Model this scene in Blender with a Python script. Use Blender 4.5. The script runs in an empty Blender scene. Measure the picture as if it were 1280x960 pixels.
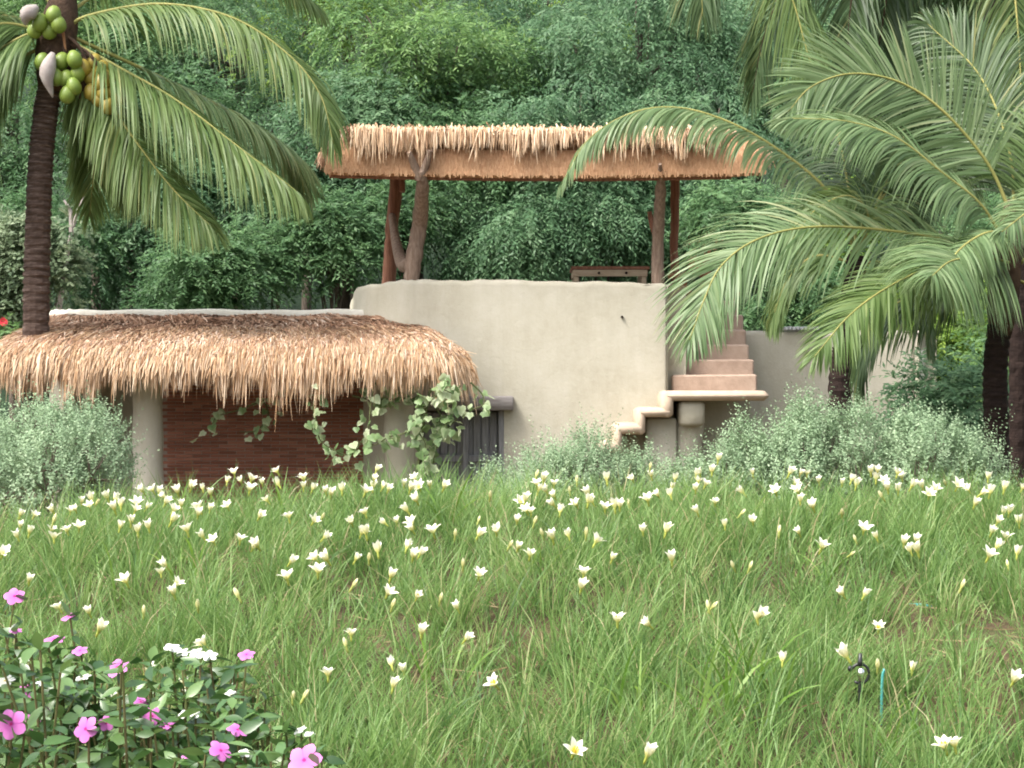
import bpy, math, random
import numpy as np
R = math.radians
rng = np.random.default_rng(7)
random.seed(7)
sc = bpy.context.scene
COL = sc.collection

# ------------------------------------------------------------------ camera, sky, sun, exposure
EYE = 1.6
FPX = 2000.0
cam_d = bpy.data.cameras.new('camera'); cam = bpy.data.objects.new('camera', cam_d); COL.objects.link(cam)
cam_d.sensor_width = 36; cam_d.lens = 36 * FPX / 1280; cam_d.clip_end = 600; cam_d.clip_start = 0.05
cam.location = (0, 0, EYE); cam.rotation_euler = (R(90), 0, 0)
sc.camera = cam
SUN_EL, SUN_AZ = 56.0, -54.0          # azimuth measured from behind the camera, negative = to its left
world = bpy.data.worlds.new('World'); sc.world = world; world.use_nodes = True
wn = world.node_tree; wn.nodes.clear()
wo = wn.nodes.new('ShaderNodeOutputWorld'); wb = wn.nodes.new('ShaderNodeBackground')
sky = wn.nodes.new('ShaderNodeTexSky'); sky.sky_type = 'NISHITA'; sky.sun_disc = False
sky.sun_elevation = R(SUN_EL); sky.air_density = 1.0; sky.dust_density = 6.0; sky.ozone_density = 1.0
hs = wn.nodes.new('ShaderNodeHueSaturation'); hs.inputs['Saturation'].default_value = 0.45
wn.links.new(sky.outputs[0], hs.inputs['Color']); wn.links.new(hs.outputs[0], wb.inputs[0])
wb.inputs[1].default_value = 0.15
wn.links.new(wb.outputs[0], wo.inputs[0])
sd = bpy.data.lights.new('sun', 'SUN'); sun = bpy.data.objects.new('sun', sd); COL.objects.link(sun)
sd.energy = 1.3; sd.angle = R(18); sd.color = (1.0, 0.955, 0.88)
sx = math.sin(R(SUN_AZ)) * math.cos(R(SUN_EL)); sy = -math.cos(R(SUN_AZ)) * math.cos(R(SUN_EL)); sz = math.sin(R(SUN_EL))
from mathutils import Vector
sun.rotation_euler = Vector((sx, sy, sz)).to_track_quat('Z', 'Y').to_euler()
sky.sun_rotation = math.atan2(sx, sy)
sc.view_settings.view_transform = 'Standard'; sc.view_settings.look = 'None'
sc.view_settings.gamma = 1; sc.view_settings.use_curve_mapping = False
sc.view_settings.exposure = 1.5
sc.render.engine = 'CYCLES'
sc.cycles.max_bounces = 6; sc.cycles.diffuse_bounces = 3; sc.cycles.transmission_bounces = 4
sc.cycles.filter_width = 1.9

# ------------------------------------------------------------------ helpers
def at(px, py, Y):
    return np.array([(px - 640) / FPX * Y, Y, EYE - (py - 480) / FPX * Y])

def nrm(v):
    return v / np.maximum(np.linalg.norm(v, axis=-1, keepdims=True), 1e-9)

def g(x, y):
    x = np.asarray(x, float); y = np.asarray(y, float)
    z = 0
    for o in (-0.5, -0.25, 0, 0.25, 0.5):
        z = z + np.interp(y + o, [-40, 1.4, 3.9, 6.3, 6.9, 7.7, 10, 14, 17, 23, 30, 45, 80, 160],
                          [0, 0, .47, .93, 1.0, .96, .55, 0, -.35, -.35, .5, 6, 26, 62]) / 5
    crest = np.exp(-((y - 6.8) / 2.2) ** 2)
    z = z - crest * (0.075 * np.maximum(0, -x - .7) + 0.02 * np.maximum(0, x - .8))
    z = z + 0.42 * np.exp(-((x + 1.15) / .62) ** 2 - ((y - 2.5) / .95) ** 2)
    near = np.exp(-((y - 5) / 5) ** 2)
    z = z + near * 0.018 * (np.sin(x * 5.1 + y * 2.3) + np.sin(x * 2.7 - y * 4.4 + 1))
    return z

def tag(o, label=None, cat=None, group=None, kind=None):
    if label: o['label'] = label
    if cat: o['category'] = cat
    if group: o['group'] = group
    if kind: o['kind'] = kind
    return o

def empty(name, loc=(0, 0, 0), rz=0.0):
    o = bpy.data.objects.new(name, None); COL.objects.link(o)
    o.location = [float(v) for v in loc]; o.rotation_euler = (0, 0, rz); o.empty_display_size = 0.1
    return o

def off(parent):
    v = np.zeros(3)
    while parent is not None:
        v += np.array(parent.location); parent = parent.parent
    return v

def mesh_data(name, V, F, mat, rnd=None, smooth=False, along=None):
    V = np.asarray(V, np.float32).reshape(-1, 3)
    me = bpy.data.meshes.new(name)
    if isinstance(F, np.ndarray):
        m, k = F.shape
        me.vertices.add(len(V)); me.vertices.foreach_set('co', V.ravel())
        me.loops.add(m * k); me.loops.foreach_set('vertex_index', F.ravel().astype(np.int32))
        me.polygons.add(m); me.polygons.foreach_set('loop_start', np.arange(0, m * k, k, dtype=np.int32))
        me.update(calc_edges=True)
    else:
        me.from_pydata(V.tolist(), [], F); me.update()
    if smooth:
        me.polygons.foreach_set('use_smooth', np.ones(len(me.polygons), bool))
    if rnd is not None:
        a = me.attributes.new('rnd', 'FLOAT', 'POINT'); a.data.foreach_set('value', np.asarray(rnd, np.float32))
    if along is not None:
        a = me.attributes.new('along', 'FLOAT', 'POINT'); a.data.foreach_set('value', np.asarray(along, np.float32))
    if mat is not None: me.materials.append(mat)
    return me

def obj(name, me, parent=None, loc=None, rot=None, scale=None):
    o = bpy.data.objects.new(name, me); COL.objects.link(o)
    if parent is not None: o.parent = parent
    if loc is not None: o.location = [float(v) for v in loc]
    if rot is not None: o.rotation_euler = rot
    if scale is not None: o.scale = scale if hasattr(scale, '__len__') else (scale,) * 3
    return o

def mk(name, VF, mat, parent=None, rnd=None, smooth=False, along=None):
    """mesh given in world coordinates, stored relative to its parent"""
    V, F = VF[0], VF[1]
    V = np.asarray(V, float).reshape(-1, 3) - (off(parent) if parent is not None else 0)
    if len(VF) > 2 and rnd is None: rnd = VF[2]
    return obj(name, mesh_data(name, V, F, mat, rnd, smooth, along), parent)

def merge(parts):
    Vs, Fs, n = [], [], 0
    for V, F in parts:
        V = np.asarray(V, float).reshape(-1, 3)
        Vs.append(V)
        for f in (F.tolist() if isinstance(F, np.ndarray) else F): Fs.append([i + n for i in f])
        n += len(V)
    return np.concatenate(Vs), Fs

def box(x0, x1, y0, y1, z0, z1, b=0.0):
    """box with chamfered edges along all directions (b = chamfer)"""
    if b <= 0:
        V = [(x, y, z) for x in (x0, x1) for y in (y0, y1) for z in (z0, z1)]
        return np.array(V, float), [[0, 1, 3, 2], [4, 6, 7, 5], [0, 4, 5, 1], [2, 3, 7, 6], [0, 2, 6, 4], [1, 5, 7, 3]]
    def ring(x0, x1, y0, y1, z, c):
        return [(x0 + c, y0, z), (x1 - c, y0, z), (x1, y0 + c, z), (x1, y1 - c, z), (x1 - c, y1, z), (x0 + c, y1, z), (x0, y1 - c, z), (x0, y0 + c, z)]
    V = ring(x0 + b, x1 - b, y0 + b, y1 - b, z0, b * .6) + ring(x0, x1, y0, y1, z0 + b, b) + ring(x0, x1, y0, y1, z1 - b, b) + ring(x0 + b, x1 - b, y0 + b, y1 - b, z1, b * .6)
    F = [list(range(7, -1, -1)), list(range(24, 32))]
    for k in range(3):
        for i in range(8):
            j = (i + 1) % 8
            F.append([k * 8 + i, k * 8 + j, k * 8 + 8 + j, k * 8 + 8 + i])
    return np.array(V, float), F

def curve(pts, n):
    P = np.asarray(pts, float); m = len(P)
    if m == 2: return P[0] + (P[1] - P[0]) * np.linspace(0, 1, n)[:, None]
    Q = np.vstack([2 * P[0] - P[1], P, 2 * P[-1] - P[-2]])
    t = np.linspace(0, m - 1 - 1e-6, n); i = t.astype(int); f = (t - i)[:, None]
    a, b, c, d = Q[i], Q[i + 1], Q[i + 2], Q[i + 3]
    return .5 * (2 * b + (c - a) * f + (2 * a - 5 * b + 4 * c - d) * f ** 2 + (3 * b - a - 3 * c + d) * f ** 3)

def tube(P, rad, ns=8, cap=True):
    P = np.asarray(P, float); K = len(P); rad = np.broadcast_to(rad, (K,))
    T = nrm(np.gradient(P, axis=0))
    up = np.array([0, 0, 1.]) if abs(T[0][2]) < .9 else np.array([0, 1., 0])
    A = nrm(np.cross(T, up)); B = np.cross(T, A)
    a = np.arange(ns) * 2 * math.pi / ns
    V = P[:, None] + rad[:, None, None] * (np.cos(a)[None, :, None] * A[:, None] + np.sin(a)[None, :, None] * B[:, None])
    F = []
    for k in range(K - 1):
        for i in range(ns):
            j = (i + 1) % ns
            F.append([k * ns + i, (k + 1) * ns + i, (k + 1) * ns + j, k * ns + j])
    if cap:
        F.append(list(range(ns))); F.append(list(range(K * ns - 1, (K - 1) * ns - 1, -1)))
    return V.reshape(-1, 3), F

def ribbons(P, W, D, rnd):
    """N strips: P (N,K,3), W (N,K) full width, D (N,K,3) width direction"""
    N, K, _ = P.shape
    h = (W[..., None] * .5) * D
    V = np.stack([P - h, P + h], 2).reshape(-1, 3)
    b = (np.arange(N) * K * 2)[:, None, None] + (np.arange(K - 1) * 2)[None, :, None] + np.array([0, 1, 3, 2])[None, None]
    return V, b.reshape(-1, 4), np.repeat(rnd, K * 2)

def leaves(P, D, L, W, N, rnd, fold=0.0):
    """rhombic leaves: base P, direction D, length L, width W, approximate normal N"""
    S = nrm(np.cross(D, N)); Nn = nrm(np.cross(S, D))
    L = np.broadcast_to(L, (len(P),))[:, None]; W = np.broadcast_to(W, (len(P),))[:, None]
    m = P + D * L * .45
    V = np.stack([P, m + S * W * .5 + Nn * W * fold, P + D * L - Nn * L * .12, m - S * W * .5 + Nn * W * fold], 1).reshape(-1, 3)
    F = np.arange(len(P) * 4).reshape(-1, 4)
    return V, F, np.repeat(rnd, 4)

# ------------------------------------------------------------------ materials
def nodes(name):
    m = bpy.data.materials.new(name); m.use_nodes = True
    nt = m.node_tree; b = nt.nodes['Principled BSDF']; return m, nt, b
def noise(nt, scale, detail=5, rough=.6, coord='Object', vec_scale=None):
    tc = nt.nodes.new('ShaderNodeTexCoord'); n = nt.nodes.new('ShaderNodeTexNoise')
    n.inputs['Scale'].default_value = scale; n.inputs['Detail'].default_value = detail; n.inputs['Roughness'].default_value = rough
    if vec_scale is not None:
        mp = nt.nodes.new('ShaderNodeMapping'); mp.inputs['Scale'].default_value = vec_scale
        nt.links.new(tc.outputs[coord], mp.inputs[0]); nt.links.new(mp.outputs[0], n.inputs['Vector'])
    else: nt.links.new(tc.outputs[coord], n.inputs['Vector'])
    return n
def ramp(nt, fac, stops):
    r = nt.nodes.new('ShaderNodeValToRGB'); e = r.color_ramp.elements
    while len(e) < len(stops): e.new(.5)
    for i, (p, c) in enumerate(stops): e[i].position = p; e[i].color = (*c, 1)
    nt.links.new(fac, r.inputs[0]); return r
def bump(nt, b, h, strength, dist):
    bp = nt.nodes.new('ShaderNodeBump'); bp.inputs['Strength'].default_value = strength; bp.inputs['Distance'].default_value = dist
    nt.links.new(h, bp.inputs['Height']); nt.links.new(bp.outputs[0], b.inputs['Normal']); return bp

def leafmat(name, stops, trans=.3, rough=.5, spec=.35, attr='rnd', tcol=None):
    m, nt, b = nodes(name)
    a = nt.nodes.new('ShaderNodeAttribute'); a.attribute_name = attr
    r = ramp(nt, a.outputs['Fac'], stops)
    nt.links.new(r.outputs[0], b.inputs['Base Color']); b.inputs['Roughness'].default_value = rough
    b.inputs['Specular IOR Level'].default_value = spec
    if trans > 0:
        t = nt.nodes.new('ShaderNodeBsdfTranslucent'); mx = nt.nodes.new('ShaderNodeMixShader'); mx.inputs[0].default_value = trans
        hsv = nt.nodes.new('ShaderNodeHueSaturation'); hsv.inputs['Value'].default_value = 1.5; hsv.inputs['Hue'].default_value = .485
        nt.links.new(r.outputs[0], hsv.inputs['Color']); nt.links.new(hsv.outputs[0], t.inputs[0])
        out = nt.nodes['Material Output']
        nt.links.new(b.outputs[0], mx.inputs[1]); nt.links.new(t.outputs[0], mx.inputs[2]); nt.links.new(mx.outputs[0], out.inputs[0])
    return m

def rough_mat(name, stops, scale, bs=.5, bd=.02, rough=.9, vec=None, spec=.2, fine=None):
    m, nt, b = nodes(name)
    n = noise(nt, scale, 6, .62, vec_scale=vec); r = ramp(nt, n.outputs[0], stops)
    nt.links.new(r.outputs[0], b.inputs['Base Color']); b.inputs['Roughness'].default_value = rough
    b.inputs['Specular IOR Level'].default_value = spec
    n2 = noise(nt, fine or scale * 4, 6, .65, vec_scale=vec); bump(nt, b, n2.outputs[0], bs, bd)
    return m

def adobe(name, lo, mid, hi):
    m, nt, b = nodes(name)
    n = noise(nt, 1.6, 9, .72); r = ramp(nt, n.outputs[0], [(.3, lo), (.5, mid), (.7, hi)])
    n3 = noise(nt, 2.0, 6, .7, vec_scale=(3.5, 3.5, .5)); r3 = ramp(nt, n3.outputs[0], [(.36, (.93, .925, .91)), (.6, (1, 1, 1))])
    mx = nt.nodes.new('ShaderNodeMix'); mx.data_type = 'RGBA'; mx.blend_type = 'MULTIPLY'; mx.inputs[0].default_value = .8
    nt.links.new(r.outputs[0], mx.inputs[6]); nt.links.new(r3.outputs[0], mx.inputs[7]); nt.links.new(mx.outputs[2], b.inputs['Base Color'])
    b.inputs['Roughness'].default_value = .92; b.inputs['Specular IOR Level'].default_value = .15
    n2 = noise(nt, 7, 8, .7); bump(nt, b, n2.outputs[0], .3, .04)
    return m

M = {}
M['adobe'] = adobe('adobe', (.375, .35, .275), (.425, .40, .325), (.46, .437, .365))
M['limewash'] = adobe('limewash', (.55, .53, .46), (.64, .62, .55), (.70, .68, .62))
M['clay'] = rough_mat('clay', [(.25, (.29, .21, .16)), (.5, (.40, .295, .23)), (.8, (.47, .36, .285))], 5, .4, .02)
M['clay_edge'] = rough_mat('clay_edge', [(.3, (.44, .34, .255)), (.7, (.53, .43, .33))], 6, .35, .02)
M['brick'] = leafmat('brick', [(0, (.20, .08, .052)), (.5, (.25, .10, .065)), (1, (.32, .14, .095))], 0, .9, .15)
M['mortar'] = rough_mat('mortar', [(.3, (.22, .17, .14)), (.7, (.32, .26, .22))], 14, .4, .01)
M['greywood'] = rough_mat('greywood', [(.3, (.15, .15, .155)), (.55, (.235, .235, .24)), (.8, (.32, .32, .32))], 3, .5, .01, vec=(14, 14, 1.2))
M['logwood'] = rough_mat('logwood', [(.3, (.16, .14, .13)), (.55, (.25, .23, .22)), (.8, (.34, .32, .31))], 3, .6, .015, vec=(1.2, 14, 14))
M['redwood'] = rough_mat('redwood', [(.3, (.15, .065, .042)), (.55, (.25, .12, .08)), (.8, (.34, .19, .13))], 3, .5, .015, vec=(12, 12, 1.0))
M['postwood'] = rough_mat('postwood', [(.3, (.15, .10, .075)), (.55, (.26, .19, .145)), (.8, (.36, .29, .23))], 3, .6, .02, vec=(10, 10, 1.6))
M['paintwood'] = rough_mat('paintwood', [(.3, (.36, .27, .19)), (.6, (.46, .37, .27)), (.8, (.5, .42, .32))], 4, .3, .01, vec=(1.5, 8, 8))
M['orangewood'] = rough_mat('orangewood', [(.3, (.24, .105, .05)), (.7, (.36, .19, .10))], 4, .4, .01)
M['soil'] = rough_mat('soil', [(.3, (.07, .05, .03)), (.5, (.12, .085, .05)), (.62, (.09, .10, .04)), (.8, (.16, .12, .08))], 3, .8, .05, fine=26)
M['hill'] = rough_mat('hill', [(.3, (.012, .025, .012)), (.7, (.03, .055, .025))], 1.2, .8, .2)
M['straw'] = leafmat('straw', [(0, (.22, .115, .06)), (.3, (.42, .265, .145)), (.65, (.575, .425, .285)), (1, (.71, .59, .45))], .15, .75, .2)
M['oldstraw'] = leafmat('oldstraw', [(0, (.17, .085, .05)), (.35, (.32, .185, .115)), (.7, (.45, .29, .195)), (.9, (.54, .40, .30)), (1, (.64, .52, .42))], 0, .85, .15)
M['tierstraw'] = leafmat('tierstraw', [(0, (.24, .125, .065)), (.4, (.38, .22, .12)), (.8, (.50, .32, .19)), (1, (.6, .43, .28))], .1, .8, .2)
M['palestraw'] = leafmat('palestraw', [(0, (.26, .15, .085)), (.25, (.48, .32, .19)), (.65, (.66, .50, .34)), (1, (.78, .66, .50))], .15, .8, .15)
M['thatchbase'] = rough_mat('thatchbase', [(.3, (.12, .065, .035)), (.7, (.25, .14, .08))], 12, .9, .03, vec=(3, 1, 1))
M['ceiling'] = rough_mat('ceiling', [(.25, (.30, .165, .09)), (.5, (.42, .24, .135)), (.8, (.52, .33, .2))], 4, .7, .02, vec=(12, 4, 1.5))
M['palmtrunk'] = rough_mat('palmtrunk', [(.3, (.05, .034, .027)), (.5, (.105, .07, .055)), (.62, (.16, .115, .095)), (.75, (.34, .28, .24))], 4, .9, .03, vec=(1.6, 1.6, 9))
M['darktrunk'] = rough_mat('darktrunk', [(.3, (.016, .010, .009)), (.6, (.035, .022, .018)), (.85, (.08, .055, .045))], 5, .9, .03, vec=(1.6, 1.6, 7))
M['bark'] = rough_mat('bark', [(.3, (.06, .045, .035)), (.7, (.15, .125, .10))], 6, .7, .02, vec=(4, 4, 1))
M['palmleaf'] = leafmat('palmleaf', [(0, (.065, .125, .030)), (.5, (.135, .21, .070)), (.85, (.20, .275, .105)), (1, (.30, .33, .13))], .45, .45, .35)
M['palmleaf_blue'] = leafmat('palmleaf_blue', [(0, (.08, .145, .055)), (.5, (.17, .255, .115)), (.85, (.265, .35, .185)), (1, (.36, .40, .21))], .42, .42, .4)
M['palmdark'] = leafmat('palmdark', [(0, (.035, .075, .025)), (.5, (.075, .13, .05)), (.9, (.13, .195, .085)), (1, (.22, .23, .09))], .38, .42, .4)
M['rachis'] = rough_mat('rachis', [(.3, (.19, .20, .06)), (.7, (.32, .30, .10))], 4, .2, .01, .5)
M['coconut_green'] = rough_mat('coconut_green', [(.3, (.12, .19, .03)), (.7, (.21, .28, .05))], 6, .1, .01, .45, spec=.4)
M['coconut_yellow'] = rough_mat('coconut_yellow', [(.3, (.23, .18, .03)), (.7, (.34, .26, .05))], 6, .1, .01, .45, spec=.4)
M['spathe'] = rough_mat('spathe', [(.3, (.25, .21, .19)), (.7, (.42, .38, .36))], 6, .4, .01, .7)
M['fibre'] = rough_mat('fibre', [(.3, (.04, .025, .018)), (.7, (.12, .075, .05))], 9, .9, .04)
M['tree_a'] = leafmat('tree_a', [(0, (.042, .10, .04)), (.5, (.09, .185, .078)), (1, (.16, .28, .12))], .4, .5, .3)
M['tree_b'] = leafmat('tree_b', [(0, (.044, .10, .046)), (.5, (.092, .188, .09)), (1, (.165, .275, .14))], .4, .5, .3)
M['tree_c'] = leafmat('tree_c', [(0, (.05, .115, .035)), (.5, (.105, .21, .065)), (1, (.19, .31, .10))], .35, .5, .3)
M['tree_y'] = leafmat('tree_y', [(0, (.07, .14, .025)), (.5, (.15, .26, .04)), (1, (.26, .38, .07))], .4, .5, .3)
M['shrub_grey'] = leafmat('shrub_grey', [(0, (.07, .115, .06)), (.5, (.14, .20, .11)), (1, (.24, .30, .18))], .3, .55, .3)
M['sage'] = leafmat('sage', [(0, (.14, .22, .12)), (.5, (.25, .35, .21)), (1, (.39, .49, .32))], .25, .7, .2)
M['sagestem'] = rough_mat('sagestem', [(.3, (.10, .08, .06)), (.7, (.2, .16, .13))], 8, .4, .01)
M['vine'] = leafmat('vine', [(0, (.09, .17, .06)), (.45, (.19, .28, .12)), (.75, (.36, .43, .25)), (1, (.52, .56, .40))], .3, .45, .4)
M['vinestem'] = rough_mat('vinestem', [(.3, (.06, .08, .03)), (.7, (.12, .13, .06))], 8, .2, .01)
M['grass'] = leafmat('grass', [(0, (.058, .13, .034)), (.4, (.132, .24, .064)), (.75, (.22, .335, .11)), (.93, (.27, .36, .14)), (.97, (.38, .33, .17)), (1, (.44, .38, .22))], .4, .45, .4)
M['broadgrass'] = leafmat('broadgrass', [(0, (.09, .19, .025)), (.6, (.16, .29, .05)), (1, (.25, .37, .10))], .4, .42, .45)
M['straplitter'] = leafmat('straplitter', [(0, (.16, .10, .06)), (.5, (.30, .22, .12)), (1, (.45, .37, .22))], .1, .8, .2)
M['cover'] = leafmat('cover', [(0, (.045, .11, .02)), (.6, (.10, .19, .045)), (1, (.2, .29, .08))], .3, .5, .3)
M['petal'] = leafmat('petal', [(0, (.44, .48, .10)), (.25, (.72, .70, .30)), (.5, (.82, .80, .58)), (1, (.84, .83, .72))], .25, .5, .3, attr='along')
M['bud'] = leafmat('bud', [(0, (.40, .44, .12)), (.35, (.68, .66, .32)), (1, (.80, .77, .56))], .25, .55, .3, attr='along')
M['stem'] = leafmat('stem', [(0, (.13, .20, .06)), (1, (.28, .33, .14))], .1, .5, .3, attr='along')
M['stamen'] = rough_mat('stamen', [(.3, (.6, .42, .03)), (.7, (.75, .55, .05))], 9, .1, .01)
M['pink'] = leafmat('pink', [(0, (.42, .02, .23)), (.2, (.62, .14, .48)), (1, (.70, .24, .60))], .3, .55, .25, attr='along')
M['white'] = leafmat('white', [(0, (.70, .72, .60)), (1, (.82, .82, .80))], .25, .55, .25, attr='along')
M['eye'] = rough_mat('eye', [(.3, (.35, .01, .12)), (.7, (.45, .03, .18))], 9, .1, .01)
M['vincaleaf'] = leafmat('vincaleaf', [(0, (.03, .08, .02)), (.5, (.062, .138, .036)), (1, (.12, .21, .06))], .22, .3, .55)
M['vincastem'] = rough_mat('vincastem', [(.3, (.08, .11, .03)), (.7, (.16, .12, .06))], 9, .1, .01)
M['blackplastic'] = rough_mat('blackplastic', [(.3, (.012, .012, .013)), (.7, (.02, .02, .022))], 9, .1, .003, .35, spec=.5)
m_, nt_, b_ = nodes('chrome'); b_.inputs['Base Color'].default_value = (.8, .8, .8, 1); b_.inputs['Metallic'].default_value = 1; b_.inputs['Roughness'].default_value = .15; M['chrome'] = m_
M['teal'] = rough_mat('teal', [(.3, (.05, .27, .25)), (.7, (.10, .38, .34))], 9, .1, .003, .4, spec=.5)
M['redflower'] = rough_mat('redflower', [(.3, (.55, .03, .05)), (.7, (.7, .06, .09))], 9, .1, .003, .6)
M['sheet'] = rough_mat('sheet', [(.3, (.36, .38, .38)), (.7, (.48, .5, .5))], 3, .2, .01, .5, spec=.4)

# ------------------------------------------------------------------ ground
def grid_ground(name, xs, ys, mat):
    X, Y = np.meshgrid(xs, ys); Z = g(X, Y)
    nx, ny = len(xs), len(ys)
    V = np.stack([X, Y, Z], -1).reshape(-1, 3)
    i = np.arange((ny - 1) * (nx - 1)); r, c = i // (nx - 1), i % (nx - 1)
    F = np.stack([r * nx + c, r * nx + c + 1, (r + 1) * nx + c + 1, (r + 1) * nx + c], 1)
    return tag(mk(name, (V, F), mat, smooth=True), kind='structure')
xs = np.concatenate([np.linspace(-120, -6, 30)[:-1], np.linspace(-6, 6, 90), np.linspace(6, 120, 30)[1:]])
ys_g = np.concatenate([np.linspace(-40, 1, 12)[:-1], np.linspace(1, 9, 60)[:-1], np.linspace(9, 24, 40)])
grid_ground('ground', xs, ys_g, M['soil'])
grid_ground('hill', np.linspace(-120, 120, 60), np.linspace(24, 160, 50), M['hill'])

# ------------------------------------------------------------------ house
ZG = -0.45
def wall_sweep(path, z0, z1, th, rnd=0.07, n=60, wob=0.012):
    """a wall following a plan path (outer face on the right of travel when th>0), soft rounded top"""
    P = curve(path, n) if n else np.asarray(path, float)
    T = nrm(np.gradient(P, axis=0)); Nn = np.stack([-T[:, 1], T[:, 0]], 1) * th
    K = len(P); z1 = np.interp(np.linspace(0, 1, K), np.linspace(0, 1, len(np.atleast_1d(z1))), np.atleast_1d(z1))
    z1 = z1 + wob * (np.sin(np.arange(K) * .9) + np.sin(np.arange(K) * .37 + 1)) * .5
    f = rnd / abs(th)
    sec = [(0, None)] + [(0, -s) for s in (1.4, 1.0, .6)][0:0] + [(0, -rnd), (f * .12, -rnd * .5), (f * .4, -rnd * .15), (f, 0), (1 - f, 0), (1 - f * .4, -rnd * .15), (1 - f * .12, -rnd * .5), (1, -rnd), (1, None)]
    S = len(sec); V = np.zeros((K, S, 3))
    for s, (o, dz) in enumerate(sec):
        V[:, s, :2] = P + Nn * o
        V[:, s, 2] = z0 if dz is None else z1 + dz
    F = []
    for k in range(K - 1):
        for s in range(S - 1):
            F.append([k * S + s, (k + 1) * S + s, (k + 1) * S + s + 1, k * S + s + 1])
    F.append(list(range(S))); F.append(list(range(K * S - 1, (K - 1) * S - 1, -1)))
    return V.reshape(-1, 3), F
def seg_smooth(o, ang=40):
    o.data.polygons.foreach_set('use_smooth', np.ones(len(o.data.polygons), bool))
    try: o.data.set_sharp_from_angle(angle=R(ang))
    except Exception: pass
    return o

house = tag(empty('earth_house', (0, 20.4, ZG)), 'beige earth-plastered house with flat roof terrace and curved corner wall', 'house')
left_path = [(-2.45, 24.2), (-2.25, 22.6), (-2.1, 21.3), (-1.93, 20.65), (-1.66, 20.24), (-1.45, 20.09), (-1.30, 20.038), (-1.18, 20.031)]
seg_smooth(mk('wall', wall_sweep(left_path, ZG - .2, [2.86, 2.88, 2.87, 2.89, 2.91, 2.91], .3, n=50), M['adobe'], house))
seg_smooth(mk('wall', wall_sweep([(-1.18, 20.03), (-.6, 20.01), (-.1, 20.0)], 1.40, 2.905, .3, n=24), M['adobe'], house))
seg_smooth(mk('wall', wall_sweep([(-.1, 20.0), (1, 20.0), (1.82, 20.0), (1.93, 20.06), (1.96, 20.2), (1.97, 21.5), (1.97, 24.2)], ZG - .2, [2.90, 2.885, 2.86, 2.845, 2.84, 2.84, 2.84], .3, n=90), M['adobe'], house))
mk('terrace_floor', box(-1.25, 1.8, 20.2, 21.2, 2.45, 2.62), M['adobe'], house)
mk('terrace_floor', box(-1.8, 2.0, 21.2, 24.3, 2.45, 2.62), M['adobe'], house)
mk('back_wall', box(-2.3, 2.0, 24.2, 24.5, ZG - .2, 2.62), M['adobe'], house)
mk('back_wall', box(2.0, 5.4, 24.2, 24.5, ZG - .2, 2.0), M['adobe'], house)
mk('floor', box(-6.6, 5.4, 20.31, 24.2, ZG - .1, ZG + .02), M['mortar'], house)
# right wing
seg_smooth(mk('wing_wall', wall_sweep([(3.06, 21.3), (4.2, 21.31), (5.2, 21.3), (5.36, 21.36), (5.43, 21.5), (5.45, 24.2)], ZG - .2, [2.30, 2.31, 2.30, 2.30], .28, n=60), M['adobe'], house))
mk('wing_roof', box(3.0, 5.5, 21.45, 24.3, 2.05, 2.22), M['adobe'], house)
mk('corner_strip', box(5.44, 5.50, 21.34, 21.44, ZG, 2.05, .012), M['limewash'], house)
mk('roof_sheet', merge([box(3.62 + k * .052, 3.66 + k * .052, 21.22, 21.9, 2.315 + .004 * (k % 2), 2.36 + .004 * (k % 2), .006) for k in range(9)]), M['sheet'], house)
# low left wing
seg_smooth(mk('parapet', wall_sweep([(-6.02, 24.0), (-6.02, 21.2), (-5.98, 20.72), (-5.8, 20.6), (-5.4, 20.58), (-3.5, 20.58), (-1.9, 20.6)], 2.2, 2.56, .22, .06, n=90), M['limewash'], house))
mk('wing_side_wall', box(-6.02, -5.8, 20.7, 24.0, ZG, 2.2), M['adobe'], house)
mk('wing_roof_slab', box(-5.9, -2.1, 20.84, 24.1, 2.05, 2.19), M['adobe'], house)
mk('wing_front_wall', box(-5.95, -4.62, 21.6, 21.8, ZG, 2.18), M['adobe'], house)
# brick wall : individual bricks in the band that shows, the rest joined
bx0, bx1, by = -4.56, -1.72, 20.62
bw = mk('brick_wall', box(bx0, bx1, by + .009, by + .24, ZG, 2.2), M['mortar'], house)
BL, BH, BJ = .215, .034, .0085
nb = int((bx1 - bx0) / (BL + BJ))
bmeshes = []
for k in range(6):
    V, F = box(0, BL, 0, .05, 0, BH, .004)
    bmeshes.append(mesh_data('brick', V, F, M['brick'], rnd=np.full(len(V), k / 5.0)))
rest = []; course = 0; z = ZG; restr = []
while z < 2.15:
    vis = .36 < z < 1.36
    shift = (course % 2) * (BL + BJ) * .5
    for i in range(nb):
        x = bx0 + .004 + shift + i * (BL + BJ)
        if x + BL > bx1: continue
        y = by + random.uniform(-.005, .004)
        if vis:
            o = obj('brick', random.choice(bmeshes), bw, (x - off(bw)[0], y - off(bw)[1], z - off(bw)[2]))
        else:
            V, F = box(x, x + BL, y, y + .05, z, z + BH); rest.append((V, F)); restr.append(np.full(8, random.random()))
    z += BH + BJ; course += 1
tag(mk('brick_courses', merge(rest), M['brick'], bw, rnd=np.concatenate(restr)), kind='stuff')
# columns carrying the awning
for cx in (-4.42, -1.37):
    P = curve([(cx, 19.42, ZG - .1), (cx + .01, 19.41, .3), (cx, 19.42, 1.0), (cx, 19.42, 1.9)], 14)
    rr = np.array([.185 + .008 * math.sin(k * 1.7) for k in range(14)])
    seg_smooth(mk('column', tube(P, rr, 14), M['adobe'], house))
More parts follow.
